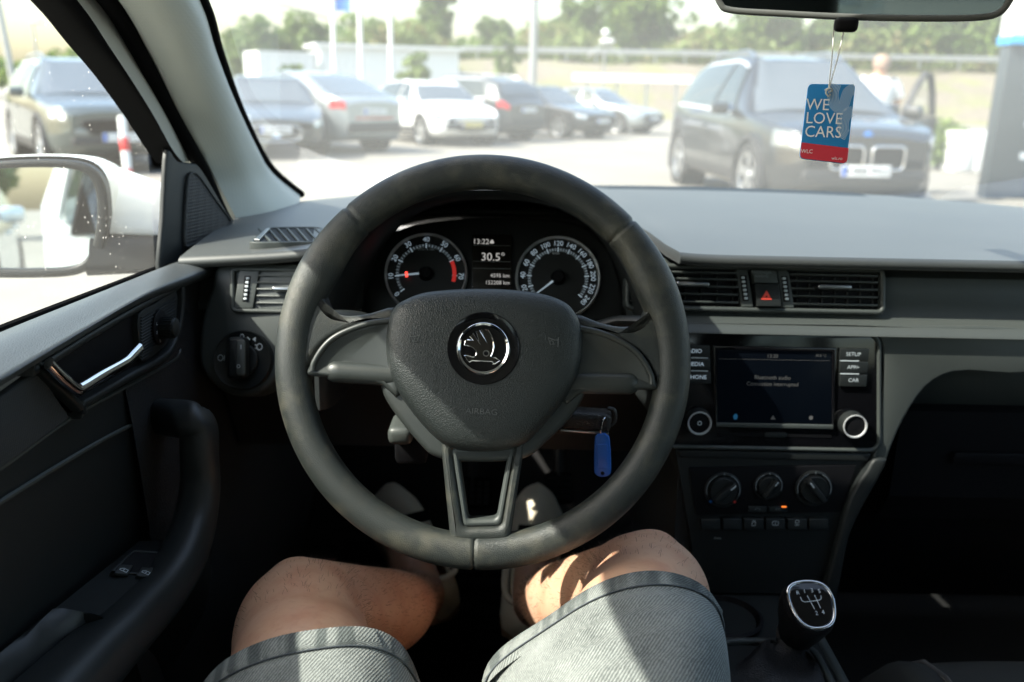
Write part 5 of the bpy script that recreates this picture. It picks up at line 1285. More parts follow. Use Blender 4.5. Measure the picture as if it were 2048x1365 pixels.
# emblem
ec = np.array(WP.uv(967, 697, .030)); ek = (WP.uv(1040, 697, .03)[0] - ec[0]) / 73.0
EM = Pl(WP.w(ec[0], ec[1], .0296), WP.n, -.02)
em = sub('emblem', wheel); I4 = axes(EM.p0, EM.ex, EM.ey, EM.n)
mk('gloss_ring', lathe([(73.5 * ek, -.003), (73 * ek, .0006), (71.5 * ek, .0016), (69 * ek, .0014), (56 * ek, .0006), (.001, .0006)], 80, I4), M['gloss'], em)
mk('chrome_ring', lathe([(54 * ek, .0006), (53.5 * ek, .0022), (50.5 * ek, .0034), (46.5 * ek, .0024), (45 * ek, .0006)], 72, I4), M['chrome'], em)
z2 = lambda pts: [((x / 3.591 + 740 - 967) * ek, -(y / 3.591 + 560 - 697) * ek) for x, y in pts]
wing = [(735, 583), (721, 594), (706, 588), (693, 570), (680, 551), (705, 549), (736, 558), (756, 556), (767, 537), (762, 516), (742, 494), (712, 480), (677, 474), (684, 446), (700, 436), (742, 440), (712, 410), (736, 388), (792, 468), (757, 376), (782, 366), (838, 450), (795, 358), (842, 360), (866, 396), (884, 440), (889, 480), (884, 516), (871, 548), (876, 556), (903, 556), (936, 578), (905, 598), (886, 601), (890, 590), (880, 584)]
wuv = z2(wing)
mk('winged_arrow', plate(EM, wuv, .0004, .0014, .0002, 1), mat('dark_chrome', (.13, .12, .11), .16, metal=1.0), em, smooth=0)
mk('arrow_outline', tube([EM.w(a, b, .0014) for a, b in wuv], .0006, 6, closed=True, up=EM.n), M['chrome'], em)
cx_, cy_ = z2([(836, 528)])[0]
mk('eye', cat_(stroke(EM, circ(cx_, cy_, .0024, 24), .0010, .0017, True)), M['chrome'], em, smooth=0)
mk('eye_centre', flat(EM, circ(cx_, cy_, .0019, 20), .00155), M['black'], em, smooth=0)
# embossed lettering and horn signs
def on_cover(x, y): u, v = WP.uv(x, y, .03); return u, v
u, v = on_cover(963, 824)
def emboss(V, F, dh=.0007): V = np.asarray(V); return cat_((V, F))
HB = Pl(WP.w(u, v, .0293), WP.n, -.035)
Vt, Ft = text2('AIRBAG', .0072)
top = [HB.w(p[0] * 1.12, p[1], .0012) for p in Vt]; mk('embossed_word', (top, Ft), M['emboss'], wheel, smooth=0)
def horn(x, y, sgn):
    u, v = on_cover(x, y); H = Pl(WP.w(u, v, .0290 if sgn > 0 else .0287), WP.n, -.04); s = sgn
    g = [stroke(H, [(s * -.0045, .0042), (s * -.0045, -.0042)], .0009, .0008), stroke(H, [(s * -.0045, .0018), (s * -.001, .0016), (s * .0045, .0035)], .0008, .0008), stroke(H, circ(s * .0012, -.0008, .0016, 14), .0007, .0008, True), stroke(H, [(s * -.002, -.0018), (s * .002, -.0024), (s * .004, .0028)], .0008, .0008)]
    mk('horn_sign', cat_(*g), M['emboss'], wheel, smooth=0)
horn(829, 678, 1); horn(1106, 684, -1)
# lower double spoke
def offs(pts, h): return WP.uvs(pts, h)
def rtrap(pts, r, n=4):
    "round the corners of a polygon"
    out = []; m = len(pts)
    for i in range(m):
        a, b, c = [np.array(pts[k % m], float) for k in (i - 1, i, i + 1)]
        p, q = b + (a - b) / np.linalg.norm(a - b) * r, b + (c - b) / np.linalg.norm(c - b) * r
        for k in range(n + 1): t = k / n; out.append(tuple((1 - t) ** 2 * p + 2 * t * (1 - t) * b + t * t * q))
    return out
so = rtrap([(880, 872), (1052, 868), (1020, 1084), (901, 1086)], 14); si = rtrap([(903, 897), (1030, 893), (1003, 1052), (927, 1054)], 12)
mk('lower_spoke', frame(WP, offs(so, .006), offs(si, .006), -.014, .0095, .006, 4), M['wheel'], wheel, smooth=60)
si2 = rtrap([(916, 900), (1018, 897), (993, 1037), (936, 1039)], 9)
mk('spoke_liner', frame(WP, offs(rtrap([(901, 896), (1032, 892), (1005, 1054), (925, 1056)], 13), .006), offs(si2, .006), -.014, .0068, .004, 4), M['trim'], wheel, smooth=60)
# column shroud, stalks, adjuster
colm = thing('steering_column', 'black steering column shroud with stalks behind the wheel', 'column', WC + np.array([0, .08, -.06]))
A = -WP.n
def colring(s, a, b, dz=0): 
    c = WC + A * s + np.array([0, 0, dz]); return [c + WP.ex * u + WP.ey * v for u, v in rr(-a, -b, a, b, min(a, b) * .45, 4)]
mk('shroud', loft([colring(.035, .045, .04, -.005), colring(.05, .055, .055, -.008), colring(.12, .062, .066, -.012), colring(.26, .066, .070, -.02)]), M['black'], colm, smooth=50)
def stalk(pts, r, nm='stalk'):
    p = cr([PY(x, y, Y) for x, y, Y in pts], 5); mk(nm, tube(p, [(r * .55, r)] * len(p), 12, up=(0, .3, 1)), M['dark'], colm)
stalk([(650, 634, .86), (690, 632, .87), (740, 640, .88), (860, 680, .88)], .011)
stalk([(1300, 645, .86), (1260, 643, .87), (1215, 648, .88), (1090, 690, .88)], .011)
p = PY(805, 858, .87); mk('tilt_lever', box((0, 0, 0), (.026, .05, .020), axes(p, WP.ex, (0, 1, 0), (0, 0, 1)), bev=.007, seg=3), M['trim'], colm)
q = PY(826, 880, .89); mk('lever_mount', box((0, 0, 0), (.035, .05, .04), axes(q, WP.ex, (0, 1, 0), (0, 0, 1)), bev=.006), M['black'], colm)
# ignition key with ring and blue tag
KP = P(1170, 838, .90)
key = thing('car_key', 'black folding car key sitting in the ignition', 'key', KP)
mk('fob', box((0, 0, 0), (.054, .020, .0205), axes(KP, unit((1, -.06, -.02)), unit((.06, 1, .1)), unit((.02, -.1, 1))), bev=.005, seg=3), M['leather'], key)
mk('fob_edge', box((0, -.0, -.0115), (.050, .017, .003), axes(KP, unit((1, -.06, -.02)), unit((.06, 1, .1)), unit((.02, -.1, 1))), bev=.001), M['satin'], key)
e0 = P(1222, 836, .893); mk('key_loop', tube(cr([e0 + np.array(v) for v in ((-.004, 0, .010), (.003, 0, .008), (.004, 0, -.004), (-.002, 0, -.010))], 4), .0022, 8), M['leather'], key)
mk('blade', box((-.036, .004, .0), (.02, .004, .008), axes(KP, unit((1, -.06, -.02)), unit((.06, 1, .1)), unit((.02, -.1, 1)))), M['satin'], key)
mk('ignition_lock', lathe([(.019, 0), (.019, .016), (.015, .02), (.001, .02)], 28, axes(P(1112, 832, .915), (0, .3, .95), (0, .95, -.3), (1, 0, 0))), M['black'], colm)
tag = thing('key_tag', 'blue plastic key tag hanging from the ignition key', 'key tag', P(1205, 910, .89))
TG = Pl(P(1205, 910, .89), unit((-.15, -1, .12)), .05)
k_ = .89 / FPX
o = sm([(-15, 30), (-10, 42), (0, 45), (10, 42), (15, 30), (17, -28), (13, -40), (4, -44), (-6, -44), (-14, -39), (-17, -28)], 3)
mk('tag_body', plate(TG, [(x * k_, y * k_) for x, y in o], 0, .0035, .0012), M['blue'], tag)
mk('tag_window', plate(TG, [(x * k_, y * k_) for x, y in rr(-11, -26, 11, 24, 4, 3)], .003, .0042, .0005), M['blue'], tag)
mk('tag_eyelet', flat(TG, [(x * k_, y * k_) for x, y in circ(0, -36, 4, 14)], .0038), M['black'], tag, smooth=0)
rc = P(1209, 857, .89)
mk('split_ring', tube([rc + np.array([.009 * math.cos(t) * .5, .009 * math.cos(t) * .7, .0115 * math.sin(t)]) for t in np.linspace(0, 2 * math.pi, 28, endpoint=False)], .0009, 8, closed=True), M['chrome'], tag)
# ------------------------------------------------------------------ driver's door
door = thing('driver_door', "driver's door with black trim, chrome handle, window and white mirror", 'car door', (-.40, .4, .3))
DP = Pl((-.378, .6, .8), (1, 0, 0))
mk('door_skin', loft([[(x, y, z) for y, z in ((.96, .22), (-.40, .22), (-.40, .965), (1.03, .95))] for x in (XL, XL + .07)]), M['white_car'], door, smooth=30)
mk('door_card', plate(DP, [(Y - .6, z - .8) for Y, z in ((-.42, .38), (.96, .38), (1.02, .6), (1.02, .90), (.98, .955), (-.42, .955))], -.03, 0.0, .004), M['dark'], door)
# padded window sill
tops = [(-420, 850, -.425), (-150, 735, -.425), (0, 670, -.425), (160, 606, -.424), (322, 542, -.420), (400, 512, -.408), (445, 496, -.398)]
inn = [(-420, 1010, -.352), (-150, 850, -.352), (0, 762, -.352), (150, 672, -.352), (293, 590, -.352), (385, 556, -.354), (436, 538, -.356)]
A = cr([PX(x, y, X) for x, y, X in tops], 5); B = cr([PX(x, y, X) for x, y, X in inn], 5); rings = []
for a, b in zip(A, B):
    m = .5 * (a + b)
    rings.append(cr([a + np.array([-.004, 0, -.03]), a, a * .7 + b * .3 + np.array([0, 0, .008]), m + np.array([.004, 0, .009]), a * .2 + b * .8 + np.array([.006, 0, .004]), b, b + np.array([-.010, 0, -.010]), b + np.array([-.03, 0, -.014])], 3))
mk('sill_pad', loft(rings, True, True, True), M['pad2'] if 'pad2' in M else M['pad'], door, smooth=60)
mk('sill_seal', tube([a + np.array([-.004, 0, .002]) for a in A[:22]], .0045, 8), M['rubber'], door)
# handle recess: frame, bowl, chrome lever
hd = sub('inner_handle', door)
fr_o = sm([(70, 734), (77, 728), (220, 640), (358, 566), (368, 570), (366, 640), (352, 690), (330, 722), (250, 768), (166, 818), (156, 817), (110, 775)], 3)
fuv = DP.uvs(fr_o, .012)
mk('bowl', flat(DP, inset(ccw(fuv), .002), .004), M['black'], hd, smooth=0)
mk('frame', frame(DP, fuv, inset(ccw(fuv), .0075), .0, .014, .003), M['dark'], hd)
lev = cr([DP.px(x, y, .020) for x, y in ((97, 727), (113, 744), (135, 764), (155, 779), (166, 776), (205, 752), (250, 727), (266, 712), (280, 697))], 4)
mk('lever', tube(lev, [(.0036, .0055)] * len(lev), 12, up=(1, 0, 0)), M['chrome'], hd)
lp = DP.uvs([(97, 728), (108, 728), (160, 768), (156, 782), (134, 768)], .018)
mk('lever_plate', plate(DP, lp, .008, .017, .002), M['chrome'], hd)
# mirror adjuster on a ribbed plate
mp = sub('mirror_adjuster', door)
o = DP.uvs(sm([(278, 630), (315, 606), (353, 581), (352, 640), (340, 678), (322, 700), (284, 724), (280, 690)], 3), .010)
mk('ribbed_plate', plate(DP, o, .0, .010, .001), M['dark'], mp)
ribs = []
for k in range(15):
    y0 = 640 + k * 6.2
    a, b = (281, y0 + 22 - 14), (352, y0 - 42 - 14 + 22)
    xa = 282; xb = 350 - max(0, k - 8) * 9
    ya = 636 + k * 6.0; yb = ya - (xb - xa) * .60
    if xb - xa > 10: ribs.append(tube([DP.px(xa, ya, .0105), DP.px(xb, yb, .0105)], .0009, 5))
mk('ribs', cat_(*ribs), M['dark'], mp, kind='stuff')
c0 = DP.uv(320, 655, .012); ctr = lambda h: axes(DP.w(c0[0], c0[1], h), DP.ex, DP.ey, DP.n)
mk('disc', lathe([(.0185, .009), (.0185, .013), (.017, .014), (.001, .014)], 36, ctr(0)), M['black'], mp)
mk('knob', lathe([(.0105, .014), (.0105, .026), (.0095, .029), (.007, .030), (.001, .030)], 26, ctr(0)), M['dark'], mp)
grips = [box((0, 0, 0), (.0018, .0018, .012), axes(DP.w(c0[0] + .0105 * math.cos(t), c0[1] + .0105 * math.sin(t), .021), unit(DP.ex * math.cos(t) + DP.ey * math.sin(t)), unit(-DP.ex * math.sin(t) + DP.ey * math.cos(t)), DP.n)) for t in np.linspace(0, 6.28, 20, endpoint=False)]
mk('knob_grip', cat_(*grips), M['dark'], mp, smooth=0, kind='stuff')
mk('symbols', cat_(text(DP, 'L', c0[0] - .012, c0[1] + .007, .0143, .005), text(DP, '0', c0[0] - .014, c0[1] - .002, .0143, .0045), text(DP, 'R', c0[0] - .008, c0[1] - .0125, .0143, .005)), M['print'], mp, smooth=0)
# fabric insert and pressed lines
mk('fabric_insert', plate(DP, DP.uvs([(-200, 925), (-200, 1110), (0, 940), (140, 836), (76, 740), (0, 795)], .006), .0, .007, .003), mat('ribbed_door_fabric', (.018, .02, .021), .8, bump=('dots', 420, .6, .001)), door)
for pts in ([(-200, 1075), (0, 937), (146, 833), (250, 775), (345, 722), (360, 700)], [(-200, 1135), (0, 1005), (120, 930), (220, 872), (312, 826), (350, 800)]):
    mk('pressed_line', tube(cr([DP.px(x, y, .002) for x, y in pts], 4), .0022, 6), M['trim'], door)
# pull handle
Xh = -.315
cpts = [(316, 834, -.374, .014, .019), (345, 836, -.350, .016, .019), (380, 842, -.324, .018, .018), (397, 862, -.316, .018, .018), (399, 910, Xh, .018, .017), (400, 975, Xh, .019, .017), (388, 1050, Xh, .020, .019), (362, 1120, Xh, .022, .020), (322, 1180, Xh - .004, .024, .021), (275, 1230, Xh - .008, .026, .022), (235, 1270, Xh - .01, .028, .022), (175, 1330, Xh - .014, .030, .024), (100, 1410, Xh - .016, .032, .026), (0, 1520, Xh - .018, .034, .028), (-140, 1680, Xh - .018, .034, .028)]
pp = cr([PX(x, y, X) for x, y, X, _, _ in cpts], 5); rr1 = cr([(a, b) for *_, a, b in cpts], 5)
mk('pull_handle', tube(pp, [tuple(q) for q in rr1], 24, up=(1, 0, .2), sq=.72), M['hood'], door, smooth=70)
# armrest: sloping block below the handle, its top carrying the window switches
sp_o = [PX(100, 1226, -.365), PX(228, 1243, -.325), PX(338, 1110, -.325), PX(348, 1080, -.335), PX(278, 1083, -.372)]
mk('switch_panel', loft([sp_o, [p + np.array([0, 0, -.03]) for p in sp_o]]), M['dark'], door, smooth=20)
n_sp = unit(np.cross(sp_o[1] - sp_o[0], sp_o[2] - sp_o[0])); n_sp = n_sp if n_sp[2] > 0 else -n_sp
SPL = Pl(sp_o[1], n_sp)
ws_ = sub('window_switches', door)
o = SPL.uvs([(222, 1143), (262, 1103), (268, 1101), (338, 1106), (322, 1153), (310, 1155)], .001)
mk('surround', frame(SPL, o, inset(ccw(o), .0025), -.004, .002, .001), M['dark'], ws_)
mk('well', flat(SPL, inset(ccw(o), .002), .0008), M['black'], ws_, smooth=0)
for x, y in ((246, 1139), (290, 1144)):
    o = SPL.uvs([(x - 18, y + 8), (x - 6, y - 10), (x + 20, y - 8), (x + 10, y + 11)], .003)
    mk('switch', plate(SPL, o, .0008, .0035, .001), M['dark'], ws_)
    u, v = SPL.uv(x + 2, y + 1, .004)
    mk('symbol', cat_(stroke(SPL, [(u - .0032, v - .002), (u + .0032, v - .002), (u + .0032, v + .0022), (u - .0008, v + .0022), (u - .0032, v)], .0008, .0039, True), stroke(SPL, [(u, v - .001), (u, v + .0012)], .0008, .0039)), M['print'], ws_, smooth=0)
arm = []
for (l, r_) in (((95, 1228), (236, 1246)), ((60, 1256), (262, 1262)), ((20, 1290), (300, 1300)), ((-40, 1340), (318, 1365)), ((-140, 1430), (300, 1480))):
    a, b = PX(*l, -.37), PX(*r_, -.318)
    arm.append(cr([a + np.array([0, 0, -.06]), a, a * .5 + b * .5 + np.array([0, 0, .006]), b + np.array([-.008, 0, .002]), b + np.array([.008, 0, -.02]), b + np.array([.006, .01, -.10]), b + np.array([-.05, .01, -.16])], 4))
mk('armrest', loft(arm, True, True, True), M['hood'], door, smooth=50)
sk = cr([PX(250, 1262, -.318), PX(335, 1180, -.316), PX(395, 1090, -.316), PX(412, 1010, -.32)], 5)
mk('handle_side', loft([[p, p + np.array([.0, .0, -.08]), p + np.array([-.05, 0, -.09])] for p in sk], False, False, False), M['dark'], door)
s0 = PX(168, 1285, -.345); mk('screw_cover', lathe([(.005, -.002), (.0045, .001), (.001, .0012)], 16, axes(s0 + np.array([0, 0, .008]), (1, 0, 0), (0, 1, 0), (0, 0, 1))), M['black'], door)
# window frame: black run channel and grey inner flange
le = [(112, 0), (180, 84), (235, 152), (289, 230), (330, 296), (352, 328)]
ri = [(152, 0), (219, 98), (263, 166), (303, 231), (341, 300), (364, 326)]
gr = [(212, 0), (283, 112), (318, 171), (352, 231), (388, 296), (402, 318)]
Le = cr([np.array([-.415, .55, 1.372]), np.array([-.422, .72, 1.325])] + [PX(x, y, -.425) for x, y in le], 4); Ri = cr([np.array([-.405, .56, 1.385]), np.array([-.414, .74, 1.335])] + [PX(x, y, -.418) for x, y in ri], 4); Gr = cr([np.array([-.400, .58, 1.392]), np.array([-.410, .75, 1.340])] + [PX(x, y, -.418) for x, y in gr], 4)
bk = np.array([-.03, .012, 0])
mk('window_channel', loft([cr([a + bk, a, a * .5 + b * .5 + np.array([.006, -.004, 0]), b, b + bk], 3) for a, b in zip(Le, Ri)], True, True, True), M['rubber'], door, smooth=60)
mk('window_flange', loft([[a + np.array([-.002, .002, 0]), b + np.array([.001, 0, 0]), b + bk, a + bk] for a, b in zip(Ri, Gr)], True, True, True), M['frame_paint'], door, smooth=30)
mk('flange_seal', tube([p + np.array([.003, -.002, 0]) for p in Gr], .0035, 8), M['rubber'], door)
# top run of the frame above the view, and the glass
trail = cr([Le[0], np.array([-.405, .42, 1.388]), np.array([-.398, .1, 1.402]), np.array([-.395, -.42, 1.40])], 5)
mk('frame_top', tube(trail, .028, 10), M['rubber'], door)
mk('rear_frame', tube([np.array([-.395, -.40, 1.40]), np.array([-.43, -.36, .97])], .03, 8), M['rubber'], door)
mk('window_glass', ([(-.470 + .05 * (z - .93), y, z) for y, z in ((-.40, .93), (1.12, .90), (1.11, 1.13), (.74, 1.36), (.5, 1.40), (-.42, 1.42))], [(0, 1, 2, 3, 4, 5)]), M['sideglass'], door, smooth=0)
# mirror triangle with tweeter
TW = Pl(PX(390, 430, -.398), unit((.96, -.26, .10)))
o = TW.uvs(sm([(322, 556), (327, 440), (333, 320), (340, 300), (356, 322), (384, 326), (402, 336), (440, 400), (482, 476), (468, 500), (440, 516), (380, 536)], 3))
mk('mirror_triangle', plate(TW, o, -.006, .0, .003), M['dark'], door)
o = TW.uvs(sm([(374, 356), (384, 344), (398, 352), (430, 398), (458, 436), (461, 448), (440, 464), (400, 484), (374, 496), (367, 484), (369, 420)], 3), .002)
mk('tweeter_grille', plate(TW, o, .0, .003, .001), mat('grille_mesh', (.014, .015, .016), .6, bump=('dots', 260, 1.0, .0015)), door)
mk('tweeter_rim', frame(TW, o, inset(ccw(o), .003), .0, .0045, .001), M['dark'], door)
mk('vertical_channel', tube([PX(331, 300, -.424), PX(328, 420, -.424), PX(325, 552, -.424)], [(.004, .006)] * 3, 8, up=(1, 0, 0)), M['rubber'], door)
# outer mirror
om = sub('outer_mirror', door)
c_m = P(95, 438, 1.12); v_in = unit(ray(95, 438)); n_m = unit(unit((.030, -1, -.012)) - v_in)
MP = Pl(c_m, n_m)
g_px = sm([(-90, 352), (-20, 340), (70, 335), (140, 338), (176, 350), (192, 380), (196, 430), (188, 485), (172, 518), (140, 533), (70, 537), (-20, 536), (-90, 530), (-110, 440)], 4)
b_px = sm([(-105, 336), (-20, 324), (70, 319), (150, 322), (192, 338), (214, 375), (219, 430), (211, 492), (190, 530), (150, 550), (70, 555), (-20, 554), (-105, 546), (-128, 440)], 4)
gu, bu = MP.uvs(g_px), MP.uvs(b_px)
mk('mirror_glass', flat(MP, gu, .0), M['mirror'], om, smooth=0)
mk('bezel', frame(MP, bu, gu, -.02, .010, .005, 4, hi=-.002), M['dark'], om)
bc = np.mean(np.array(bu), axis=0); rings = []
for s, h, du in ((1.0, -.018, 0), (1.03, -.035, .002), (1.02, -.06, .008), (.95, -.085, .018), (.80, -.105, .03), (.50, -.12, .04), (.1, -.125, .045)):
    rings.append([MP.w(bc[0] + (u - bc[0]) * s + du, bc[1] + (v - bc[1]) * s + .004, h) for u, v in bu])
mk('housing', loft(rings, True, False, True), M['white_car'], om, smooth=70)
# inboard wing of the housing and dark foot towards the door
iw = [PX(205, 335, -.57), PX(330, 376, -.50), PX(330, 478, -.50), PX(215, 472, -.57)]
rings = []
for q in np.linspace(0, 1, 6):
    a = P(190 + q * 142, 326 + 50 * q ** 1.3, 1.17 + .06 * q); b = P(196 + q * 136, 470 + 6 * q, 1.15 + .05 * q)
    rings.append(cr([a + np.array([0, .05, -.01]), a, a * .8 + b * .2 + np.array([.004, -.012, 0]), a * .3 + b * .7 + np.array([.004, -.012, 0]), b, b + np.array([0, .07, 0])], 3))
mk('housing_wing', loft(rings, True, True, True), M['white_car'], om, smooth=60)
rings = []
for q in np.linspace(0, 1, 6):
    a = P(185 + q * 145, 468 + 5 * q, 1.145 + .05 * q); b = P(175 + q * 155, 552 - 8 * q, 1.12 + .05 * q)
    rings.append(cr([a + np.array([0, .07, 0]), a, a * .5 + b * .5 + np.array([.003, -.01, 0]), b, b + np.array([0, .08, 0])], 3))
mk('mirror_foot', loft(rings, True, True, True), M['dark'], om, smooth=60)
# rear-view mirror
rvm = thing('rear_view_mirror', 'grey-rimmed rear-view mirror at the top of the windshield', 'mirror', P(1727, -60, .74))
c_r = P(1727, -50, .72); n_r = unit(unit((-.12, -1, -.02)) - unit(ray(1727, -50)))
RP = Pl(c_r, n_r)
ro = sm([(1430, -120), (1428, -20), (1436, 12), (1460, 27), (1560, 34), (1700, 41), (1860, 44), (1960, 42), (2000, 32), (2022, 8), (2030, -20), (2030, -110), (2000, -140), (1730, -148), (1460, -142)], 4)
ru = RP.uvs(ro); gi = inset(ccw(ru), .0052)
mk('glass', flat(RP, gi, .001), M['rvglass'], rvm, smooth=0)
mk('rim', frame(RP, ru, gi, -.014, .004, .002), mat('mirror_rim_grey', (.10, .105, .10), .5), rvm)
cc = np.mean(np.array(ru), axis=0)
mk('back_shell', loft([[RP.w(cc[0] + (u - cc[0]) * s, cc[1] + (v - cc[1]) * s, h) for u, v in ccw(ru)] for s, h in ((1, -.013), (.97, -.022), (.85, -.032), (.5, -.04), (.05, -.042))], True, False, True), M['dark'], rvm)
mk('dip_lever', box((0, 0, 0), (.019, .014, .012), axes(P(1692, 50, .728), RP.ex, -RP.n, RP.ey), bev=.004, seg=3), M['black'], rvm)
mk('stem', tube(cr([P(1727, -50, .755), P(1727, -130, .77), np.array(ws(.47, .86)) ], 5), .011, 10), M['black'], rvm)
# air freshener card on two strings
AF = Pl(P(1655, 247, .745), unit(np.array((-.18, -1, .22))))
fresh = thing('air_freshener', 'blue and red WE LOVE CARS card hanging from the mirror', 'air freshener', P(1655, 247, .745))
def rnd(pts, r, n=5): return rtrap(pts, r, n)
card = rnd([(1617, 168), (1711, 169), (1693, 328), (1599, 317)], 9)
cu = AF.uvs(card)
mk('card', plate(AF, cu, -.0022, .0, .0004), M['cardblue'], fresh)
mk('red_band', flat(AF, AF.uvs(rnd([(1603.2, 285), (1697.0, 296.5), (1693.8, 326.5), (1600.2, 316)], 3)[0:0] or [(1603.0, 285.5), (1697.0, 296.8), (1694.8, 319), (1692.5, 324.5), (1686.5, 326.8), (1607.5, 317.6), (1602, 315), (1600.2, 309)]), .0003), M['cardred'], fresh, smooth=0)
k_ = .745 / FPX; tx = []
def aft(s, x, y, sz, al='LEFT'): u, v = AF.uv(x, y, .0004); return text(AF, s, u, v, .0005, sz * k_, -.045, al, sx=.92)
mk('lettering', cat_(aft('WE', 1612, 210, 32), aft('LOVE', 1611, 237, 32), aft('CARS', 1609, 264, 32), aft('wlc.ro', 1663, 317, 9), aft('WLC', 1602, 303, 11)), M['cardwhite'], fresh, smooth=0)
zz = lambda pts: [np.array(AF.uv(1300 + x / 2.738, y / 2.738)) for x, y in pts]
def bandlines(path, n, wpx):
    p = cr(zz(path), 8); out = []
    for q in np.linspace(-.5, .5, n):
        line = []
        for i in range(len(p)):
            t = p[min(i + 1, len(p) - 1)] - p[max(i - 1, 0)]; t = t / np.linalg.norm(t); line.append(tuple(p[i] + np.array((-t[1], t[0])) * q * wpx * k_))
        out.append(stroke(AF, line, .00045, .0005))
    return out
mk('wave_lines', cat_(*(bandlines([(1018, 462), (1002, 510), (1006, 562), (1030, 590), (1058, 578), (1072, 540), (1084, 508), (1106, 492), (1118, 490)], 8, 19) + bandlines([(1110, 612), (1082, 622), (1062, 656), (1056, 700), (1062, 732), (1080, 742)], 8, 19))), M['cardline'], fresh, smooth=0)
h0 = AF.px(1657, 181, .0015); top1, top2 = P(1668, 55, .744), P(1689, 57, .744)
mk('string', cat_(tube([h0, (h0 + top1) / 2 + np.array((.0006, 0, 0)), top1], .00055, 6), tube([h0, (h0 + top2) / 2 + np.array((.0008, 0, 0)), top2], .00055, 6)), M['string'], fresh)
mk('knot', cat_(*[tube(cr([h0 + np.array(v) * .0016 for v in q], 4), .0007, 6) for q in (((-2, 0, 0), (0, -1, 1), (2, 0, 0), (0, 0, -1)), ((0, -.5, 1), (-1.5, -.5, -1), (0, -.5, -3), (1, -.5, -2)))]), M['string'], fresh)
# ------------------------------------------------------------------ driver: legs, shorts, shoes
me_ = thing('person', 'driver in grey denim shorts and cream slip-on shoes, only legs in view', 'person', (0, .38, .36))
def C3(x, y, d): return P(x, y, d)
legs = {
    'left': [(np.array([-.105, .24, .60]), .098), (np.array([-.118, .38, .625]), .090), (P(612, 1432, .72), .070), (P(606, 1322, .79), .064), (P(604, 1250, .85), .062), (P(648, 1234, .92), .058), (P(716, 1232, 1.0), .0565), (P(780, 1222, 1.09), .0515), (P(816, 1207, 1.19), .041), (P(832, 1195, 1.27), .037), (P(842, 1192, 1.33), .038)],
    'right': [(np.array([.055, .24, .60]), .098), (np.array([.070, .38, .625]), .090), (P(1258, 1400, .70), .071), (P(1285, 1252, .80), .064), (P(1290, 1190, .865), .062), (P(1252, 1190, .935), .058), (P(1192, 1200, 1.01), .0565), (P(1130, 1205, 1.10), .051), (P(1098, 1203, 1.19), .041), (P(1082, 1203, 1.26), .037), (P(1074, 1208, 1.31), .038)]}
parts = []
for k in legs:
    pts = cr([p for p, _ in legs[k]], 6); rad = [float(r[0]) for r in cr([(r, 0) for _, r in legs[k]], 6)]
    parts.append(tube(pts, rad, 24))
    kn = legs[k][4][0]; fw = unit(kn - legs[k][2][0]); parts.append(lathe([(.001, -.03), (.026, -.02), (.036, 0), (.026, .02), (.001, .03)], 16, axes(kn + fw * .030 + np.array([0, .0, .024]), (1, 0, 0), np.cross(fw, (1, 0, 0)), fw)))
    a = pts[-1]; toe = P(785, 1010, 1.58) if k == 'left' else P(1066, 1000, 1.56)
    parts.append(tube([a + (a - pts[-4]) * .2, a * .6 + toe * .4, toe], [.038, .036, .022], 14))
# pelvis and waist
hipL, hipR = legs['left'][0][0], legs['right'][0][0]
pc = (hipL + hipR) / 2
parts.append(tube([pc + np.array([0, .05, -.02]), pc + np.array([0, 0, .0]), pc + np.array([0, -.12, .06]), pc + np.array([0, -.19, .15])], [(.09, .15), (.10, .17), (.10, .17), (.10, .16)], 24, up=(0, 0, 1)))
V, F = cat_(*parts)
body = mk('body', (V, F), M['skin'], me_, smooth=80)
rm = body.modifiers.new('remesh', 'REMESH'); rm.mode = 'VOXEL'; rm.voxel_size = .006; rm.use_smooth_shade = True
smd = body.modifiers.new('smooth', 'SMOOTH'); smd.factor = .6; smd.iterations = 6
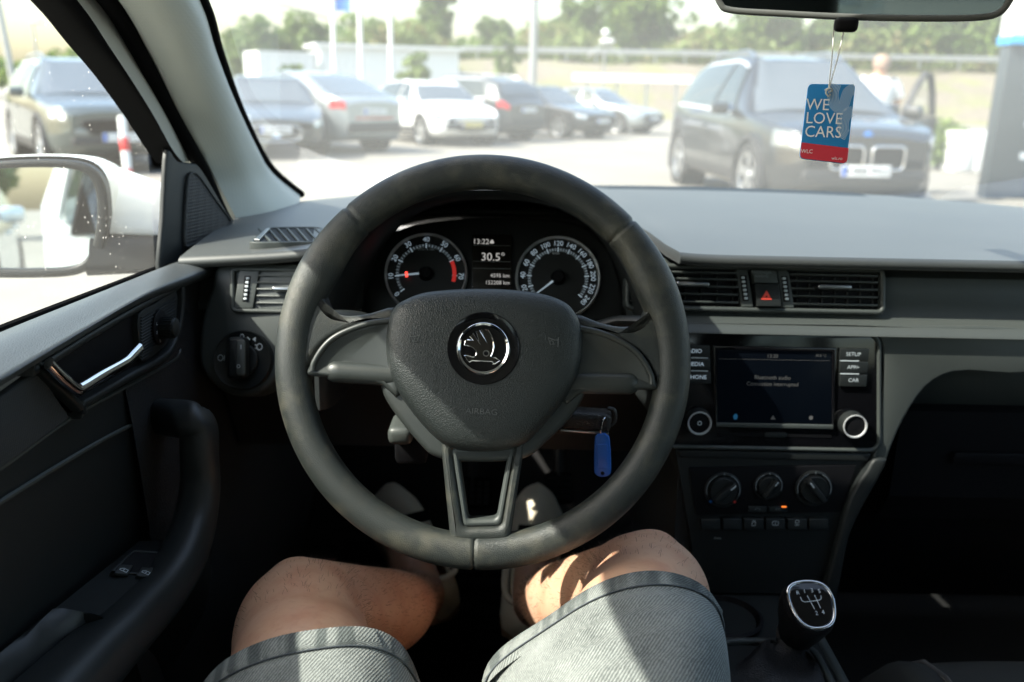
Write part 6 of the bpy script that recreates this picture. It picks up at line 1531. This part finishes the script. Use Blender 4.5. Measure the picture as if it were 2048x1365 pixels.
# kneecap relief comes from a second bulge in the leg path; shorts as flared tubes with hem
def shorts(side, hem_c, hem_a, tilt_x, tilt_y, r_hem, flare):
    "rings follow the thigh from the hip to the hem; hem plane tilted"
    lp = np.array(cr([p for p, _ in legs[side]], 10)); lr = np.array([float(r[0]) for r in cr([(r, 0) for _, r in legs[side]], 10)])
    ie = int(np.argmin(np.linalg.norm(lp[:60] - hem_c, axis=1))); off = hem_c - lp[ie]
    n = 72; rings = []; S = np.linspace(0, 1, 46)
    for s in S:
        f = s * ie; i = min(int(f), len(lp) - 2); g = f - i
        c = lp[i] * (1 - g) + lp[i + 1] * g + off * s * s; r0 = lr[i] * (1 - g) + lr[i + 1] * g
        ax = unit(lp[min(i + 3, len(lp) - 1)] - lp[max(i - 3, 0)]); ex = unit(np.array([1, 0, 0]) - ax * ax[0]); ey = np.cross(ax, ex)
        if ey[2] < 0: ey = -ey
        r = max(r0 + .008 + .006 * s, .104 + (r_hem - .104) * s)
        row = []
        for k in range(n):
            t = 2 * math.pi * k / n; ct, st = math.cos(t), math.sin(t); q = s ** 3
            rad = r * (1 + .012 * math.sin(5 * t + 9 * s + hem_a) * (.3 + s) + .010 * math.sin(3 * t - 14 * s) + .014 * mnoise.noise(Vector((ct * 2, st * 2, s * 7 + hem_a))) + .008 * math.sin(2 * t + 26 * s + 3 * ct) * s + .016 * math.exp(-((math.sin(t * .5 + 2.2 * s + hem_a)) / .10) ** 2) * s + .013 * math.exp(-((math.sin(t * .5 - 3.1 * s + 1.3 * hem_a)) / .08) ** 2))
            if side == 'right': rad *= 1 - .28 * math.exp(-((t - R(130)) / R(48)) ** 2) * s ** 2
            x = ct * rad * (1 + flare * (1 if (ct * (1 if side == 'left' else -1)) > 0 else 0) * q * .35); y = st * rad * .97
            row.append(c + ex * x + ey * y + ax * (tilt_x * x + tilt_y * y) * s ** 2)
        rings.append(row)
    last = rings[-1]; cen = np.mean(np.array(last), axis=0)
    rings.append([cen + (p - cen) * 1.0 + ax * .004 for p in last]); rings.append([cen + (p - cen) * .965 + ax * .003 for p in last]); rings.append([cen + (p - cen) * .955 - ax * .03 for p in last])
    V, F = loft(rings, True, False, False); uv = []
    for k in range(len(rings)):
        for i in range(n): uv.append((i / n * .62 + (0 if side == 'left' else 1), min(k, 45) / 45 * .45 + max(0, k - 45) * .004))
    return V, F, uv, rings, ax
for side, hemc, rh, tx, ty, fl in (('left', P(608, 1408, .72), .088, .10, -.05, .2),
                                              ('right', P(1226, 1318, .755), .092, .50, .0, .5)):
    V, F, uv, rings, ax = shorts(side, hemc, 1.0 if side == 'left' else 2.3, tx, ty, rh, fl)
    mk('shorts_leg', (V, F), M['denim'], me_, smooth=80, uv=uv)
    # hem band standing proud with a stitched seam
    n = 72; cen = [np.mean(np.array(r), axis=0) for r in rings]
    def hemring(k, sc): return [cen[k] + (p - cen[k]) * sc for p in rings[k]]
    r0 = [a * .5 + b * .5 for a, b in zip(hemring(43, 1.008), hemring(44, 1.008))]
    r0w = [p + (p - cen[43]) / np.linalg.norm(p - cen[43]) * (.0012 * math.sin(i * 2.6) + .0008 * math.sin(i * 4.9)) for i, p in enumerate(r0)]
    r1 = hemring(44, 1.022); r1 = [p + (p - cen[43]) / np.linalg.norm(p - cen[43]) * (.0014 * math.sin(i * 2.6 + 1) + .001 * math.sin(i * 5.3)) for i, p in enumerate(r1)]
    r2 = hemring(45, 1.022); r2 = [p + ax * .004 for p in r2]; r3 = [cen[45] + (p - cen[45]) * .99 + ax * .005 for p in rings[45]]
    hb = loft([r0, r0w, r1, r2, r3], True, False, False)
    huv = [(i / n * .62 + .3 + (0 if side == 'left' else 1), k * .011) for k in range(5) for i in range(n)]
    mk('shorts_hem', hb, M['hem'] if 'hem' in M else M['denim'], me_, smooth=80, uv=huv)
    for i0 in ((38, 40) if side == 'right' else (70, 0)):
        sp_ = [np.array(rings[k][i0]) + (np.array(rings[k][i0]) - cen[k]) / np.linalg.norm(np.array(rings[k][i0]) - cen[k]) * .0012 for k in range(0, 45)]
        mk('inseam_stitch', tube(sp_, .0010, 6), M['thread'], me_)
    mk('hem_stitch', tube([p + (p - cen[43]) / np.linalg.norm(p - cen[43]) * .0008 for p in r0], .0006, 6, closed=True), M['thread'], me_)
# waist of the shorts
mk('shorts_seat', tube([pc + np.array([0, .06, -.01]), pc + np.array([0, .0, .0]), pc + np.array([0, -.12, .06]), pc + np.array([0, -.20, .16])], [(.105, .18), (.12, .20), (.12, .20), (.115, .185)], 28, up=(0, 0, 1)), M['denim'], me_, uv=[(i * .05, k * .1) for k in range(4) for i in range(28)])
# leg hair: short fine strands on the lit skin
def leg_hair():
    rg = np.random.RandomState(3); V = []; F = []
    for k in legs:
        pts = np.array(cr([p for p, _ in legs[k]], 6)); rad = [float(r[0]) for r in cr([(r, 0) for _, r in legs[k]], 6)]
        p, T, N, B = frames(pts)
        for _ in range(2600):
            i = rg.randint(19, len(p) - 8); f = rg.rand(); c = p[i] * (1 - f) + p[i + 1] * f; r = rad[i] * .985
            t = rg.rand() * 6.283; d = N[i] * math.cos(t) + B[i] * math.sin(t)
            a = c + d * r; dirn = unit(T[i] * rg.uniform(.4, 1.2) + d * .22 + rg.normal(size=3) * .35); ln = rg.uniform(.004, .010)
            sd = unit(np.cross(dirn, d)) * .00011
            m = a + dirn * ln * .5 + d * .001; e = a + dirn * ln + unit(rg.normal(size=3)) * .002
            q = len(V); V += [a - sd, a + sd, m + sd, m - sd, e]; F += [(q, q + 1, q + 2, q + 3), (q + 3, q + 2, q + 4)]
    return np.array(V), F
mk('leg_hair', leg_hair(), M['hair'], me_, smooth=0, kind='stuff')
# shoes
def shoe(heel, toe, sd):
    L = unit(toe - heel); up = unit(np.array([0, -.15, 1]) - L * np.dot(np.array([0, -.15, 1]), L)); sx = np.cross(L, up); ln = .285
    s = sub('shoe', me_)
    st = [0, .04, .12, .25, .40, .55, .70, .85, .95, 1.0]
    w = [.012, .030, .036, .036, .038, .043, .046, .042, .030, .010]; h = [.040, .068, .072, .070, .072, .066, .054, .042, .034, .020]
    def ring(t, w_, h_, n=22):
        out = []
        for i in range(n):
            a = 2 * math.pi * i / n; c, q = math.cos(a), math.sin(a)
            out.append(heel + L * (t * ln) + sx * (c * w_ * (1 - .35 * max(0, q))) + up * (max(-.15, q) * h_ if q > 0 else q * .012))
        return out
    rings = [ring(t, a, b) for t, a, b in zip(cr([(x, 0) for x in st], 2), cr([(x, 0) for x in w], 2), cr([(x, 0) for x in h], 2))] if False else [ring(t, a, b) for t, a, b in zip(st, w, h)]
    V, F = loft(rings, True, True, True)
    # opening for the foot: drop the top faces over the ankle
    keep = []
    for f in F:
        m = np.mean(V[list(f)], axis=0) - heel; t = np.dot(m, L) / ln; hh = np.dot(m, up)
        if .05 < t < .42 and hh > .050 and len(f) == 4: continue
        keep.append(f)
    o = mk('upper', (V, keep), M['shoe'], s, smooth=70); so = o.modifiers.new('thick', 'SOLIDIFY'); so.thickness = .004; so.offset = 1
    mk('sole', loft([[heel + L * (t * ln) + sx * (c * (w_ + .004)) + up * z for t, w_, c in [(t, w_, 1) for t, w_ in zip(st, w)] + [(t, w_, -1) for t, w_ in zip(st[::-1], w[::-1])]] for z in (-.026, -.004)]), M['sole'], s, smooth=30)
    col = cr([heel + L * (t * ln) + sx * x + up * z for t, x, z in ((.42, 0, .074), (.36, .028, .062), (.22, .034, .058), (.08, .026, .062), (.03, 0, .068), (.08, -.026, .062), (.22, -.034, .058), (.36, -.028, .062))], 4, True)
    mk('collar', tube(col, .005, 8, closed=True), M['shoe'], s)
    hp_ = [heel + L * (t * ln) + sx * x + up * z for t, x, z in ((.10, .036 * sd, .045), (.00, .010 * sd, .05), (-.005, .008 * sd, .012), (.10, .040 * sd, .010))]
    n_ = unit(np.cross(hp_[1] - hp_[0], hp_[3] - hp_[0])); n_ = n_ if np.dot(n_, hp_[0] - heel - L * .05) > 0 else -n_
    mk('heel_patch', loft([[p + n_ * .003 for p in hp_], [p + n_ * .006 for p in hp_]]), M['rubber'], s)
    tg = [heel + L * (t * ln) + sx * x + up * z for t, x, z in ((.44, .022, .076), (.52, .020, .074), (.52, -.020, .074), (.44, -.022, .076))]
    mk('tongue_tab', loft([tg, [p + up * .005 for p in tg]]), M['rubber'], s)
shoe(P(886, 1224, 1.38), P(762, 960, 1.62), -1)
shoe(P(1046, 1270, 1.34), P(1078, 960, 1.58), 1)
# ------------------------------------------------------------------ floor mat, pedals, console, gear lever, passenger seat
fm = thing('floor_mat', 'black ribbed rubber floor mat under the driver\'s shoes', 'floor mat', (0, 1.2, .37))
mk('mat', box((-.06, 1.15, .376), (.50, .75, .008), bev=.003), M['rubber'], fm)
for k in range(16): mk('rib', box((-.06, .82 + k * .042, .3825), (.40, .012, .005), bev=.002, seg=1), M['rubber'], fm)
for px, py, d, lb, w_ in ((944, 985, 1.62, 'ribbed brake pedal seen through the lower spoke', .075), (1118, 975, 1.62, 'accelerator pedal beyond the right shoe', .05)):
    c = P(px, py, d); pd = thing('pedal', lb, 'pedal', c, group='pedals')
    PP = Pl(c, unit((0, -.75, .66))); mk('pad', plate(PP, rr(-w_ / 2, -.03, w_ / 2, .03, .008), -.008, .0, .002), M['rubber'], pd)
    mk('tread', cat_(*[box((0, 0, 0), (.012, .0035, .003), axes(PP.w(u, v, .001), PP.ex * .7 + PP.ey * .7 * s_, PP.ey * .7 - PP.ex * .7 * s_, PP.n)) for u in np.linspace(-w_ * .36, w_ * .36, 5) for v in (-.018, -.006, .006, .018) for s_ in (1, -1)]), M['dark'], pd, kind='stuff', smooth=0)
    mk('arm', tube([c + np.array([0, .01, 0]), c + np.array([.0, .10, .10]), c + np.array([0, .08, .28])], .009, 8), M['dark'], pd)
XK = .288
cn = thing('centre_console', 'dark centre console with cup recess around the gear lever', 'console', (XK, .7, .37))
def cons(u, v):
    Y = .10 + u * .87; hw = .078; z = .60 + .035 * max(0, (Y - .7)) ** 1 - .0
    q = v * 2 - 1
    return (XK + hw * max(-1, min(1, q * 1.25)), Y, z - (.20 if abs(q) > .95 else (.012 if abs(q) > .80 else 0.0)))
mk('top', grid(cons, np.linspace(0, 1, 20), np.linspace(0, 1, 31)), M['dark'], cn, smooth=40)
for sx in (-1, 1): mk('edge_trim', tube(cr([(XK + sx * .070, .12, .600), (XK + sx * .071, .5, .602), (XK + sx * .072, .80, .604), (XK + sx * .072, .90, .606)], 5), [(.004, .006)] * 16, 10, up=(0, 0, 1)), M['trim'], cn)
mk('cup_recess', lathe([(.040, .0), (.044, .006), (.040, .008), (.037, .002), (.035, -.001)], 28, axes((XK - .03, .90, .606), (1, 0, 0), (0, 1, 0), (0, 0, 1))), M['black'], cn)
mk('shift_surround', frame(Pl((XK, .775, .604), (0, 0, 1)), rr(-.060, -.085, .060, .085, .03), rr(-.052, -.077, .052, .077, .025), -.004, .008, .003), M['trim'], cn)
gl = thing('gear_lever', 'gear lever with glossy shift-pattern cap and black leather boot', 'gear lever', (XK, .775, .604))
kc = P(1622, 1212, .93)
kx = unit((1, .1, 0)); kz = unit(np.array((-.05, -.62, .78))); kx = unit(kx - kz * np.dot(kx, kz)); ky = np.cross(kz, kx)
KN = Pl(kc, kz); KN.ex, KN.ey = kx, ky
base = np.array([XK, .775, .606])
ol = sm([(-.0235, .019), (-.012, .027), (.008, .027), (.021, .020), (.026, .004), (.021, -.018), (.010, -.027), (-.008, -.027), (-.020, -.016), (-.025, .002)], 4)
def kring(s, h, dx=0, dy=0): return [KN.w(u * s + dx, v * s + dy, h) for u, v in ol]
low = kc - np.array([.010, -.018, .070])
rings = [kring(.90, .003), kring(1.0, -.002), kring(1.05, -.012), kring(1.03, -.025), kring(.92, -.040, -.002, -.004), kring(.74, -.056, -.004, -.009), kring(.66, -.068, -.006, -.013)]
mk('knob', loft(rings, True, True, True), M['leather'], gl, smooth=60)
mk('cap', plate(KN, [(u * .86, v * .86) for u, v in ol], .0, .0052, .0015, 3, dome=.0015), M['gloss'], gl)
mk('chrome_rim', frame(KN, [(u * .97, v * .97) for u, v in ol], [(u * .84, v * .84) for u, v in ol], .001, .0055, .0014), M['chrome'], gl)
g = []
for s, x, y in (('R', -.0125, .0125), ('1', -.005, .0135), ('3', .003, .0138), ('5', .0105, .0125), ('2', .0015, -.0105), ('4', .0085, -.0100)): g.append(text(KN, s, x, y, .0072, .0062))
g += [stroke(KN, [(-.011, .008), (-.0105, .004), (-.008, .0022), (.008, .003), (.0105, .0045), (.011, .008)], .0007, .0072), stroke(KN, [(-.0035, .009), (.0005, -.006)], .0007, .0072), stroke(KN, [(.0045, .009), (.007, -.0058)], .0007, .0072)]
mk('shift_pattern', cat_(*g), M['print'], gl, smooth=0)
neck = np.mean(np.array(rings[-1]), axis=0)
mk('collar', lathe([(.016, 0), (.019, -.004), (.018, -.012), (.014, -.014)], 24, axes(neck + np.array([0, 0, .006]), kx, ky, kz)), M['satin'], gl)
bp_ = []
for s in np.linspace(0, 1, 9):
    c = neck * (1 - s) + base * s; rx = .016 + .037 * s ** 1.5; ry = .016 + .060 * s ** 1.5
    bp_.append([c + np.array([math.cos(t) * rx * (1 + .07 * math.sin(6 * t + 5 * s)), math.sin(t) * ry * (1 + .07 * math.sin(5 * t + 7 * s)), -.004 * math.sin(9 * s)]) for t in np.linspace(0, 6.283, 40, endpoint=False)])
mk('boot', loft(bp_, True, False, False), M['leather'], gl, smooth=70)
ps = thing('passenger_seat', 'dark grey cloth passenger seat cushion at the lower right corner', 'car seat', (.66, .3, .37))
def cush(u, v):
    X = .405 + u * .52; Y = -.20 + v * 1.16; e = min(u, 1 - u); q = 1 - math.exp(-(e / .07)) ; f = 1 - max(0, (v - .86) / .14) ** 2.4
    bol = .03 * math.exp(-((e - .10) / .06) ** 2)
    return (X, Y - .0, .44 + .15 * q * max(f, 0) ** .6 + bol * max(f, 0))
mk('cushion', grid(cush, np.linspace(0, 1, 40), np.linspace(0, 1, 40)), M['cloth'], ps, smooth=80)
mk('cushion_piping', tube([np.array(cush(.16, v)) + np.array([0, 0, .002]) for v in np.linspace(0, .97, 24)], .003, 8), M['cloth2'], ps)
mk('seat_base', box((.66, .30, .42), (.46, .95, .10), bev=.02), M['cloth2'], ps)
mk('backrest', loft([[(.66 + .24 * a, y + .06 * b, z) for a, b in ((-1, 0), (-.9, 1), (0, 1.2), (.9, 1), (1, 0), (.9, -1), (-.9, -1))] for y, z in ((-.20, .50), (-.34, .85), (-.42, 1.12))]), M['cloth'], ps, smooth=70)
mk('headrest', box((.66, -.45, 1.22), (.26, .09, .17), bev=.04, seg=3), M['cloth2'], ps)
ds = thing('driver_seat', 'dark driver\'s seat cushion under the thighs, mostly out of frame', 'car seat', (-.03, .2, .37))
mk('cushion', box((-.03, .22, .47), (.50, .62, .13), bev=.05, seg=3), M['cloth2'], ds)
mk('backrest', loft([[(-.03 + .25 * a, y + .07 * b, z) for a, b in ((-1, 0), (-.9, .9), (0, .6), (.9, .9), (1, 0), (.9, -1), (-.9, -1))] for y, z in ((-.16, .50), (-.28, .80), (-.36, 1.04))]), M['cloth'], ds, smooth=70)
mk('headrest', box((-.03, -.42, 1.17), (.26, .09, .18), bev=.04, seg=3), M['cloth2'], ds)
